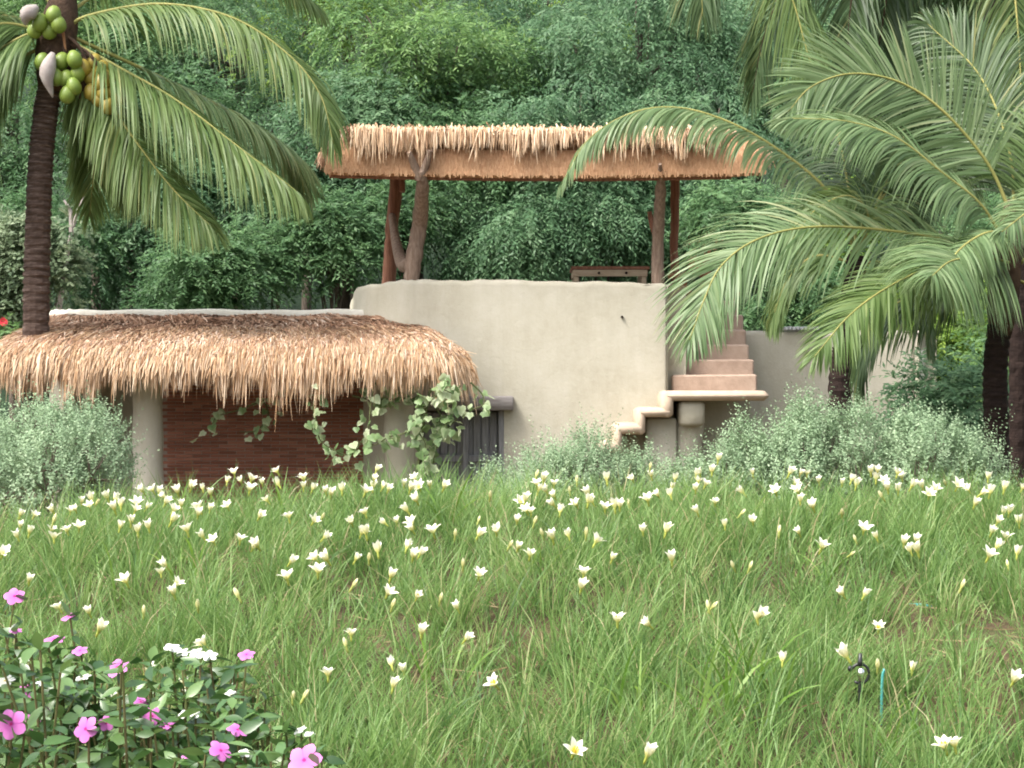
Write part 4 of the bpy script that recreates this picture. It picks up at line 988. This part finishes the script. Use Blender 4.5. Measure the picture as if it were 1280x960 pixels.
# ground cover leaves
n = 20000; y = r.uniform(2.3, 7.2, n); x = r.uniform(-1, 1, n) * (.36 * y + 1.2)
P0 = np.stack([x, y, g(x, y) + r.uniform(.005, .07, n)], 1); a = r.uniform(0, 6.28, n)
D = nrm(np.stack([np.cos(a), np.sin(a), r.uniform(-.2, .5, n)], 1))
keep = r.uniform(0, 1, n) > soilpatch(x, y) * .9
tag(mk('ground_cover', leaves(P0[keep], D[keep], r.uniform(.014, .035, n)[keep], r.uniform(.008, .016, n)[keep], np.tile([0, 0, 1.], (n, 1))[keep], r.uniform(0, 1, n)[keep]), M['cover']), 'small leafy ground cover under the meadow grass', 'ground cover', kind='stuff')
# dry litter on the bare patches
n = 3600; y = r.uniform(2.6, 6.5, n); x = r.uniform(-1, 1, n) * (.36 * y + .2)
kk = r.uniform(0, 1, n) < .12 + soilpatch(x, y); x, y = x[kk], y[kk]; n = len(x)
a = r.uniform(0, 6.28, n); d = np.stack([np.cos(a), np.sin(a), r.normal(.1, .15, n)], 1); L = r.uniform(.05, .22, n)
P = np.stack([x, y, g(x, y) + r.uniform(.01, .05, n)], 1)[:, None] + d[:, None] * (L[:, None] * np.linspace(-.5, .5, 3))[..., None]
tag(mk('dry_litter', ribbons(P, np.full((n, 3), .004), np.tile([0, 0, 1.], (n, 3, 1)), r.uniform(0, 1, n)), M['straplitter']), 'dry grass stalks lying on the bare brown soil', 'dry grass', kind='stuff')

# broad-bladed grass clumps
def broad_clump(label, cpx, cpy, n, hmin, hmax, wid, seed, bend=.6, spread=.05, hgt=.2):
    r = np.random.default_rng(seed); Y = solve_y(cpx, cpy, hgt); x0 = px(cpx, Y); z0 = float(g(x0, Y))
    root = tag(empty('broad_grass_clump', (x0, Y, z0)), label, 'grass clump', 'broad-bladed grass clumps')
    K = 8
    for j in range(n):
        d = nrm(np.array([r.normal(0, .28), r.normal(-.05, .25), 1.])); h = r.uniform(hmin, hmax)
        p = np.array([x0 + r.normal(0, spread), Y + r.normal(0, spread), 0]); p[2] = float(g(p[0], p[1])) - .01
        P = [p]; dh = nrm(d * [1, 1, 0] + 1e-4); b = bend * r.uniform(.1, 1.5)
        for i in range(1, K):
            d = nrm(d + dh * b * .13 * i * .5 + np.array([0, 0, -1]) * b * .05 * i); p = p + d * h / (K - 1); P.append(p)
        a = r.uniform(-.7, .7); D = np.tile([math.cos(a), math.sin(a), 0], (1, K, 1))
        W = wid * np.array([.7, .9, 1, 1, .9, .7, .45, .05])[None]
        mk('blade', ribbons(np.array(P)[None], W, D, np.array([r.uniform(0, 1)])), M['broadgrass'], root)
def solve_y(cpx, cpy, h):
    Y = np.linspace(2.2, 7.05, 400); zr = EYE - (cpy - 480) / FPX * Y
    k = np.nonzero(g(px(cpx, Y), Y) + h >= zr)[0]
    return float(Y[k[0]]) if len(k) else 6.95
for k, (cx, cy, n, h0, h1, w, lb) in enumerate([
    (238, 705, 9, .2, .34, .011, 'bright green broad grass clump among the white lilies'), (895, 880, 16, .22, .40, .011, 'large clump of broad grass near the black sprinkler'),
    (940, 840, 12, .2, .36, .010, 'clump of arching broad grass with pale blade tips'), (790, 860, 8, .2, .32, .009, 'sparse broad grass clump beside the bare soil patch'),
    (1130, 900, 8, .15, .28, .009, 'short broad grass clump by the bare soil'), (560, 640, 4, .3, .42, .010, 'few tall broad blades on the crest below the vine'),
    (240, 640, 6, .3, .48, .010, 'tall strap blades on the crest before the brick wall'), (350, 640, 5, .28, .42, .009, 'upright strap blades on the crest before the dark brick'),
    (905, 640, 5, .25, .38, .009, 'upright broad blades on the crest below the stair landing'), (540, 830, 7, .2, .3, .009, 'leaning broad grass blades amid fine meadow grass'),
    (660, 700, 6, .2, .33, .008, 'thin broad-bladed grass tuft among lily buds'), (1040, 710, 6, .2, .33, .008, 'narrow broad-bladed tuft among open lilies'), (130, 730, 5, .25, .36, .009, 'arching broad blades above the periwinkle flowers')]):
    broad_clump(lb, cx, cy, n, h0, h1, w, 900 + k, hgt=.1)

# ------------------------------------------------------------------ rain lilies
def petal_mesh(kind, seed):
    r = np.random.default_rng(seed); Vs = []; Fs = []; al = []; n0 = 0
    Lp = {'open': .036, 'half': .037, 'bud': .030}[kind]
    for k in range(6):
        a = k * math.pi / 3 + r.normal(0, .06)
        spread = {'open': r.uniform(.62, 1.0), 'half': r.uniform(.34, .60), 'bud': .07}[kind]
        L = Lp * r.uniform(.9, 1.1); w = {'open': .0165, 'half': .0185, 'bud': .0085}[kind] * r.uniform(.9, 1.1)
        er = np.array([math.cos(a), math.sin(a), 0]); et = np.array([-math.sin(a), math.cos(a), 0]); ez = np.array([0, 0, 1.])
        s = np.linspace(0, 1, 7); rr = np.zeros(7); zz = np.zeros(7)
        for i in range(1, 7):
            th = spread * (.35 + .95 * s[i]) if kind != 'bud' else (.22 - .42 * s[i])
            rr[i] = rr[i - 1] + L / 6 * math.sin(th); zz[i] = zz[i - 1] + L / 6 * math.cos(th)
        rr += .0022
        wd = w * np.array([.28, .55, .85, 1, .92, .62, .08])
        for i in range(7):
            c = er * rr[i] + ez * zz[i]
            for q in (-1, 0, 1):
                cup = .18 * wd[i] * (abs(q)) * (1 if kind != 'bud' else -.6)
                Vs.append(c + et * q * wd[i] * .5 + (ez * math.sin(spread) * .4 - er * math.cos(spread)) * cup); al.append(s[i])
        for i in range(6):
            for q in range(2):
                b = n0 + i * 3 + q; Fs.append([b, b + 1, b + 4, b + 3])
        n0 += 21
    # green-yellow tube below the petals
    V, F = tube(np.array([[0, 0, -.016], [0, 0, -.008], [0, 0, .002], [0, 0, .008]]), [.0022, .0032, .0036, .0042], 6)
    Vs += list(V); al += [0.0] * len(V); Fs += [[i + n0 for i in f] for f in F]
    V = np.array(Vs)
    return mesh_data('flower', V, Fs, M['petal' if kind != 'bud' else 'bud'], smooth=True, along=np.array(al), rnd=np.array(al))
fm = {'open': [petal_mesh('open', s) for s in range(5)], 'half': [petal_mesh('half', 20 + s) for s in range(5)], 'bud': [petal_mesh('bud', 40 + s) for s in range(3)]}
sm_parts = [tube(np.array([[math.cos(a) * .0015, math.sin(a) * .0015, .004], [math.cos(a) * .006, math.sin(a) * .006, .02]]), [.0006, .0013], 4) for a in np.arange(6) * 1.05]
stamen_mesh = mesh_data('stamens', *merge(sm_parts), M['stamen'])
def stem_mesh(seed, bx_, by_):
    P = curve([(0, 0, 0), (bx_ * .12, by_ * .12, .35), (bx_ * .5, by_ * .5, .72), (bx_, by_, 1)], 10)
    V, F = tube(P, .0021, 5, False)   # unit height, thickened again by the inverse scale in x and y
    return mesh_data('stem', V, F, M['stem'], along=V[:, 2], smooth=True)
stems_m = []
for k in range(8):
    bx_, by_ = [(0, 0), (.05, 0), (-.05, 0), (.09, -.03), (-.08, -.03), (.12, .02), (.03, -.08), (-.03, .05)][k]
    stems_m.append((stem_mesh(k, bx_, by_), bx_, by_))
LL = {'open': 'white star-shaped rain lily, fully open,', 'half': 'white half-open funnel rain lily', 'bud': 'closed cream rain lily bud'}
def lily_place(x, y):
    if y < 640:
        for lim, w in ((190, 'the left sage bush'), (480, 'the brick wall'), (640, 'the slatted door'), (840, 'the low steps'), (1180, 'the wide sage bush'), (2000, 'the palm trunks')):
            if x < lim: return 'on the meadow crest before ' + w
    if y > 735 and x < 430: return 'rising beside the pink periwinkles'
    if y > 735 and x > 930: return 'in the grass around the black sprinkler'
    if y > 735: return 'in the grass around the bare soil patch'
    return 'halfway up the meadow slope'

Z1 = [(98,290),(168,290),(268,268),(352,268),(380,262),(450,245),(462,212),(408,225),(540,205),(575,215),(605,240),(575,260),(718,170),(768,165),(795,175),(825,195),(685,235),(730,250),(675,262),(825,228),(890,175),(905,240),(862,265),(855,318),(955,152),(1015,158),(1055,185),(990,285),(1000,255),(1050,258),(1140,245),(1172,80),(1135,122),(1205,120),(1255,115),(1248,162),(102,345),(145,375),(90,395),(255,362),(270,402),(338,365),(395,350),(598,350),(655,325),(690,370),(745,350),(938,365),(1020,395),(1070,415),(1200,410),(1262,450),(28,470),(835,540),(805,575),(145,615),(635,620),(875,632),(872,680),(300,750),(450,775),(-718,775),(-990,745),(-265,320),(-1195,690),(10,480),(-480,230)]
Z2 = [(110,72),(32,130),(118,138),(240,110),(238,150),(280,160),(60,212),(15,295),(165,300),(285,318),(375,185),(350,170),(430,165),(545,172),(600,65),(590,110),(585,150),(630,150),(660,160),(740,135),(770,160),(798,102),(818,148),(870,140),(938,150),(805,215),(760,265),(548,278),(480,325),(650,325),(705,322),(785,330),(785,360),(525,378),(552,382),(335,400),(888,375),(1108,390),(1202,370),(752,450),(785,495),(818,480),(610,470),(-565,508),(495,508),(305,505),(360,510),(310,572),(168,520),(158,602),(10,440),(672,595),(655,678),(802,695),(1115,588),(1010,750),(-1170,195),(-1265,440),(-330,300),(-1110,315),(-1035,540),(-995,390),(-480,640),(-920,710),(-680,740)]
Z3 = [(475,115),(605,110),(698,95),(815,110),(800,150),(125,135),(130,165),(158,110),(210,135),(175,170),(65,215),(45,225),(75,265),(95,272),(25,315),(215,195),(212,235),(240,272),(325,235),(385,185),(380,225),(405,222),(465,255),(515,250),(540,245),(735,190),(795,188),(680,215),(1030,12),(1000,72),(940,82),(920,85),(965,135),(930,120),(918,160),(1205,82),(1160,175),(1015,225),(928,272),(1065,340),(1205,318),(655,368),(768,370),(285,390),(205,405),(-110,325),(-155,385),(415,420),(28,450),(88,488),(498,505),(800,515),(358,578),(345,650),(-995,745),(-1185,550),(1235,788),(-1110,545),(-690,50),(-120,95),(-585,240),(-370,385),(-325,120),(-290,170)]
Z4 = [(40,170),(160,80),(195,82),(130,130),(150,170),(162,215),(228,248),(255,120),(370,130),(415,115),(440,140),(515,75),(548,70),(540,110),(580,122),(600,160),(650,165),(645,82),(670,100),(-575,195),(775,150),(805,190),(832,165),(715,145),(945,145),(1005,160),(1060,180),(1108,178),(1100,105),(1180,158),(1268,155),(1032,235),(1175,280),(1205,275),(1145,320),(1255,325),(1115,375),(1188,402),(1138,448),(1100,492),(1245,480),(-1200,535),(158,375),(265,450),(478,360),(545,398),(-440,410),(680,425),(742,415),(715,465),(750,468),(378,680),(478,685),(-55,372),(105,80),(-965,645),(-890,130),(-370,280)]
FL = []
for x0, Zn in ((0, Z1), (320, Z2), (640, Z3), (960, Z4)):
    FL += [(x0 + abs(a) / 4, 570 + b / 4, a < 0) for a, b in Zn]
FL += [(a, b, False) for a, b in [(123,785),(181,838),(257,803),(228,855),(410,841),(144,878),(527,789),(581,796),(439,791),(490,828),(505,836),(491,855),(620,852),(813,778),(772,774),(717,937),(808,941),(947,771),(978,823),(1060,818),(1098,783),(1140,834),(1266,848),(1194,929),(1182,931)]]
FL += [(433, 804, True), (1097, 831, True), (366, 870, True), (379, 868, True), (886, 757, True), (925, 640, True), (1062, 690, True)]
r = np.random.default_rng(5)
OPEN_AT = {(478, 360), (1100, 492)}
for (fx_, fy_, bud) in FL:
    h = r.uniform(.19, .26); Y = solve_y(fx_, fy_, h)
    X = px(fx_, Y); Zh = pz(fy_, Y) - .012
    kind = 'bud' if bud else ('open' if r.random() < .30 else 'half')
    me, bx_, by_ = stems_m[r.integers(8)]
    xb, yb = X, Y; H = .22
    for _ in range(3):
        H = max(.1, Zh - float(g(xb, yb))); xb, yb = X - bx_ * H, Y - by_ * H
    H = Zh - float(g(xb, yb))
    zb = float(g(xb, yb)); H = max(H, .08)
    root = tag(empty('rain_lily', (xb, yb, zb)), LL[kind] + ' ' + lily_place(fx_, fy_), 'flower', {'open': 'open white rain lilies in the meadow', 'half': 'half-open white rain lilies in the meadow', 'bud': 'rain lily buds in the meadow'}[kind])
    st = obj('stem', me, root, (0, 0, -.01), None, (H, H, H + .008))
    st.scale = (H, H, H + .008)
    tl = nrm(np.array([bx_ * 2.2 + r.normal(0, .36), by_ * 2 - .22 + r.normal(0, .3), 1.]))
    q = Vector((0, 0, 1)).rotation_difference(Vector([float(v) for v in tl]))
    fo = obj('flower', fm[kind][r.integers(len(fm[kind]))], root, (bx_ * H, by_ * H, H), None, float(r.uniform(.85, 1.3)))
    fo.rotation_euler = q.to_euler()
    if kind != 'bud' and Y < 5.2:
        so = obj('stamens', stamen_mesh, fo)

# ------------------------------------------------------------------ periwinkle bushes
def oval_leaf(seed, rv):
    s = np.linspace(0, 1, 7); w = np.array([.05, .26, .40, .42, .34, .19, .02]); V = []; F = []
    for i in range(7):
        zc = -.16 * s[i] ** 2
        for q in (-1, 0, 1): V.append((q * w[i] * .5, s[i], zc + .09 * abs(q) * w[i]))
    for i in range(6):
        for q in range(2): b = i * 3 + q; F.append([b, b + 1, b + 4, b + 3])
    return mesh_data('leaf', np.array(V), F, M['vincaleaf'], rnd=np.full(21, rv), smooth=True)
vleaf = [oval_leaf(k, k / 5) for k in range(6)]
def vpetal(mat):
    s = np.linspace(0, 1, 6); w = np.array([.10, .30, .60, .82, .72, .25]); V = []; F = []; al = []
    for i in range(6):
        for q in (-1, -.5, 0, .5, 1): V.append((q * w[i] * .5, s[i], .05 * s[i] - .10 * s[i] ** 2 - .04 * abs(q) * s[i] + .05 * q * s[i])); al.append(s[i])
    for i in range(5):
        for q in range(4): b = i * 5 + q; F.append([b, b + 1, b + 6, b + 5])
    return mesh_data('petal', np.array(V), F, M[mat], along=np.array(al), smooth=True)
vp = {'pink': vpetal('pink'), 'white': vpetal('white')}
ev, ef = tube(np.array([[0, 0, -.5], [0, 0, -.1], [0, 0, .03]]), [.05, .06, .10], 8)
eye_m = {'pink': mesh_data('blossom', ev, ef, M['eye']), 'white': mesh_data('blossom', ev, ef, M['stamen'])}
PF = [(18,745,26,'p',.5),(86,770,22,'p',.2),(20,788,16,'p',.2),(68,799,26,'p',.2),(100,813,20,'p',.3),(146,834,32,'p',.35),(36,863,24,'p',.35),(14,905,38,'p',1.0),(38,902,26,'p',.7),(107,911,34,'p',.95),(133,904,20,'p',1.0),(176,877,22,'p',.2),(190,895,26,'p',.8),(210,906,22,'p',.15),(297,912,28,'p',.2),(276,938,32,'p',.35),(380,950,46,'p',.7),(308,818,22,'p',.3),(235,945,16,'p',.3),
      (216,809,26,'w',.2),(229,815,22,'w',.25),(247,816,24,'w',.35),(262,819,24,'w',.35),(6,851,30,'w',.3),(288,868,18,'w',.4),(230,892,18,'w',.35),(243,894,18,'w',.35),(375,912,20,'w',.15),(387,917,16,'w',.2),(104,846,24,'w',.15),(306,941,18,'w',.4),(48,855,14,'w',.3)]
PL = [  # plant base px column, depth, label
    (-20, 2.35, 'leafy periwinkle bush with the largest pink flowers in the bed corner'), (90, 2.45, 'glossy periwinkle bush with a cluster of pink flowers'), (190, 2.5, 'spreading periwinkle bush with small pink flowers'),
    (290, 2.55, 'low periwinkle bush at the bed edge with flat pink flowers'), (395, 2.35, 'periwinkle bush with one big round pink flower'), (30, 3.1, 'taller periwinkle bush behind with side-on pink flowers'),
    (150, 3.1, 'periwinkle bush with one broad pink flower beside the white ones'), (250, 3.0, 'periwinkle bush with white flowers above the leaves'), (330, 2.9, 'sparse periwinkle bush running out into the grass')]
plants = []
r = np.random.default_rng(66)
for cx, Y, lb in PL:
    X = px(cx, Y); zb = float(g(X, Y))
    plants.append((tag(empty('periwinkle_bush', (X, Y, zb)), lb, 'flower bush', 'periwinkle bushes in the bed'), X, Y, zb, []))
TOPL = lambda cx: float(np.interp(cx, [-60, 0, 60, 120, 200, 300, 360, 420, 470], [742, 748, 790, 815, 815, 822, 880, 930, 990]))
def face_quat(nv, spin):
    q = Vector((0, 0, 1)).rotation_difference(Vector([float(v) for v in nrm(np.asarray(nv, float))]))
    from mathutils import Quaternion
    return (q @ Quaternion((0, 0, 1), spin)).to_euler()
for i, (fx_, fy_, spx, col, tilt) in enumerate(PF):
    D_ = np.clip(.044 * FPX / spx, 2.05, 3.3) if col == 'p' else np.clip(.040 * FPX / spx, 2.3, 3.1)
    D_ = float(np.clip(np.interp(fy_, [740, 820, 960], [3.3, 2.95, 2.15]) * .75 + D_ * .25, 2.0, 3.4))
    D_ -= .16; p = at(fx_, fy_, D_)
    pl = min(plants, key=lambda q: (q[1] - p[0]) ** 2 + .5 * (q[2] - p[1]) ** 2)
    root = pl[0]; kind = 'pink' if col == 'p' else 'white'; s = .5 * spx / FPX * D_ * (1.02 if col == 'p' else .9)
    nv = np.array([r.normal(0, .25), -tilt * 1.3, 1 - tilt * .55 + r.normal(0, .1)])
    b = obj('blossom', eye_m[kind], root, p - off(root), face_quat(nv, r.uniform(0, 6)), s)
    for k in range(5):
        obj('petal', vp[kind], b, (0, 0, 0), (0, 0, k * 2 * math.pi / 5), 1.0)
    base = np.array([pl[1] + (p[0] - pl[1]) * .4, pl[2] + (p[1] - pl[2]) * .4, 0.0]); base[2] = float(g(base[0], base[1]))
    pl[4].append(curve([base, (base + p) / 2 + [r.normal(0, .03), r.normal(0, .03), 0], p - nrm(nv) * s * .4], 10))
for root, X, Y, zb, st in plants:
    cx0 = X / Y * FPX + 640
    for j in range(30):
        tx = cx0 + r.uniform(-75, 75); ty = TOPL(tx) + r.uniform(4, 150) ; Yt = float(np.clip(np.interp(ty, [740, 820, 960], [3.25, 2.95, 2.15]) + r.normal(0, .1), 2.0, 3.4))
        p = at(tx, ty, Yt)
        if abs(p[1] - Y) > .45: p = at(tx, ty, Y + r.normal(0, .2))
        p = p - np.array([0, 0, .01])
        base = np.array([X + (p[0] - X) * .3, Y + (p[1] - Y) * .3, 0.]); base[2] = float(g(base[0], base[1]))
        if p[2] < base[2] + .06: p[2] = base[2] + .1
        st.append(curve([base, (base + p) / 2 + [r.normal(0, .03), r.normal(0, .03), 0], p], 10))
    for C in st:
        for t, n in ((.34, 2), (.45, 2), (.56, 2), (.67, 2), (.72, 2), (.78, 2), (.84, 2), (.89, 2), (.95, 2), (1.0, 3)):
            a0 = r.uniform(0, 6.28)
            for q in range(n):
                ff_ = t * 9; i_ = min(8, int(ff_)); p = C[i_] + (C[i_ + 1] - C[i_]) * (ff_ - i_); a = a0 + q * 2 * math.pi / n + r.normal(0, .2)
                dv = nrm(np.array([math.cos(a), math.sin(a), r.uniform(-.55, .75)]))
                yaw = math.atan2(dv[1], dv[0]) - math.pi / 2; pit = math.asin(dv[2])
                obj('leaf', vleaf[r.integers(6)], root, p - off(root), (pit + r.normal(0, .3), r.normal(0, .55), yaw), float(r.uniform(.026, .046)))
    mk('stem', merge([tube(C, np.linspace(.0034, .0018, 10), 5) for C in st]), M['vincastem'], root)

# ------------------------------------------------------------------ sprinkler, hose pieces
Ys = solve_y(1075, 842, .16); c = at(1075, 842, Ys)
sp = tag(empty('sprinkler_head', (c[0], Ys, float(g(c[0], Ys)))), 'small black sprinkler head with a shiny silver centre in the grass', 'sprinkler')
ring = np.array([[c[0] + .026 * math.cos(a), Ys, c[2] + .028 * math.sin(a)] for a in np.linspace(-2.2, 2.6, 18)])
mk('bracket', tube(ring, .0042, 6), M['blackplastic'], sp, smooth=True)
mk('nozzle', tube(np.array([[c[0], Ys, c[2] + .022], [c[0], Ys, c[2] + .035], [c[0] + .001, Ys, c[2] + .058]]), [.010, .007, .005], 8), M['blackplastic'], sp, smooth=True)
mk('rotor', ellips(np.array([c[0] + .002, Ys - .004, c[2] - .002]), .012, .012, .021, 10, 8), M['chrome'], sp, smooth=True)
mk('cap', ellips(np.array([c[0] - .028, Ys, c[2] + .014]), .008, .008, .009, 8, 6), M['blackplastic'], sp, smooth=True)
mk('stake', tube(np.array([[c[0], Ys, float(g(c[0], Ys)) - .03], [c[0], Ys, c[2] - .022]]), [.004, .006], 6), M['blackplastic'], sp)
Yh = solve_y(1104, 842, .15); c = at(1104, 842, Yh)
tag(mk('garden_stake', tube(curve([(c[0] - .006, Yh, float(g(c[0], Yh)) - .02), (c[0] - .003, Yh, c[2] - .02), (c[0] + .004, Yh, c[2] + .014)], 8), .0042, 8), M['teal'], smooth=True), 'thin teal plastic riser tube beside the black sprinkler', 'tube')
A, B = at(1150, 757, solve_y(1150, 757, .0)), at(1290, 766, solve_y(1290, 766, .0))
tag(mk('garden_hose', tube(curve([A - [.25, -.05, .06], A, (A * .6 + B * .4) - [0, 0, .06], B, B + [.3, .02, -.03]], 30), .009, 8), M['teal'], smooth=True), 'teal garden hose lying half hidden in the meadow grass', 'hose')
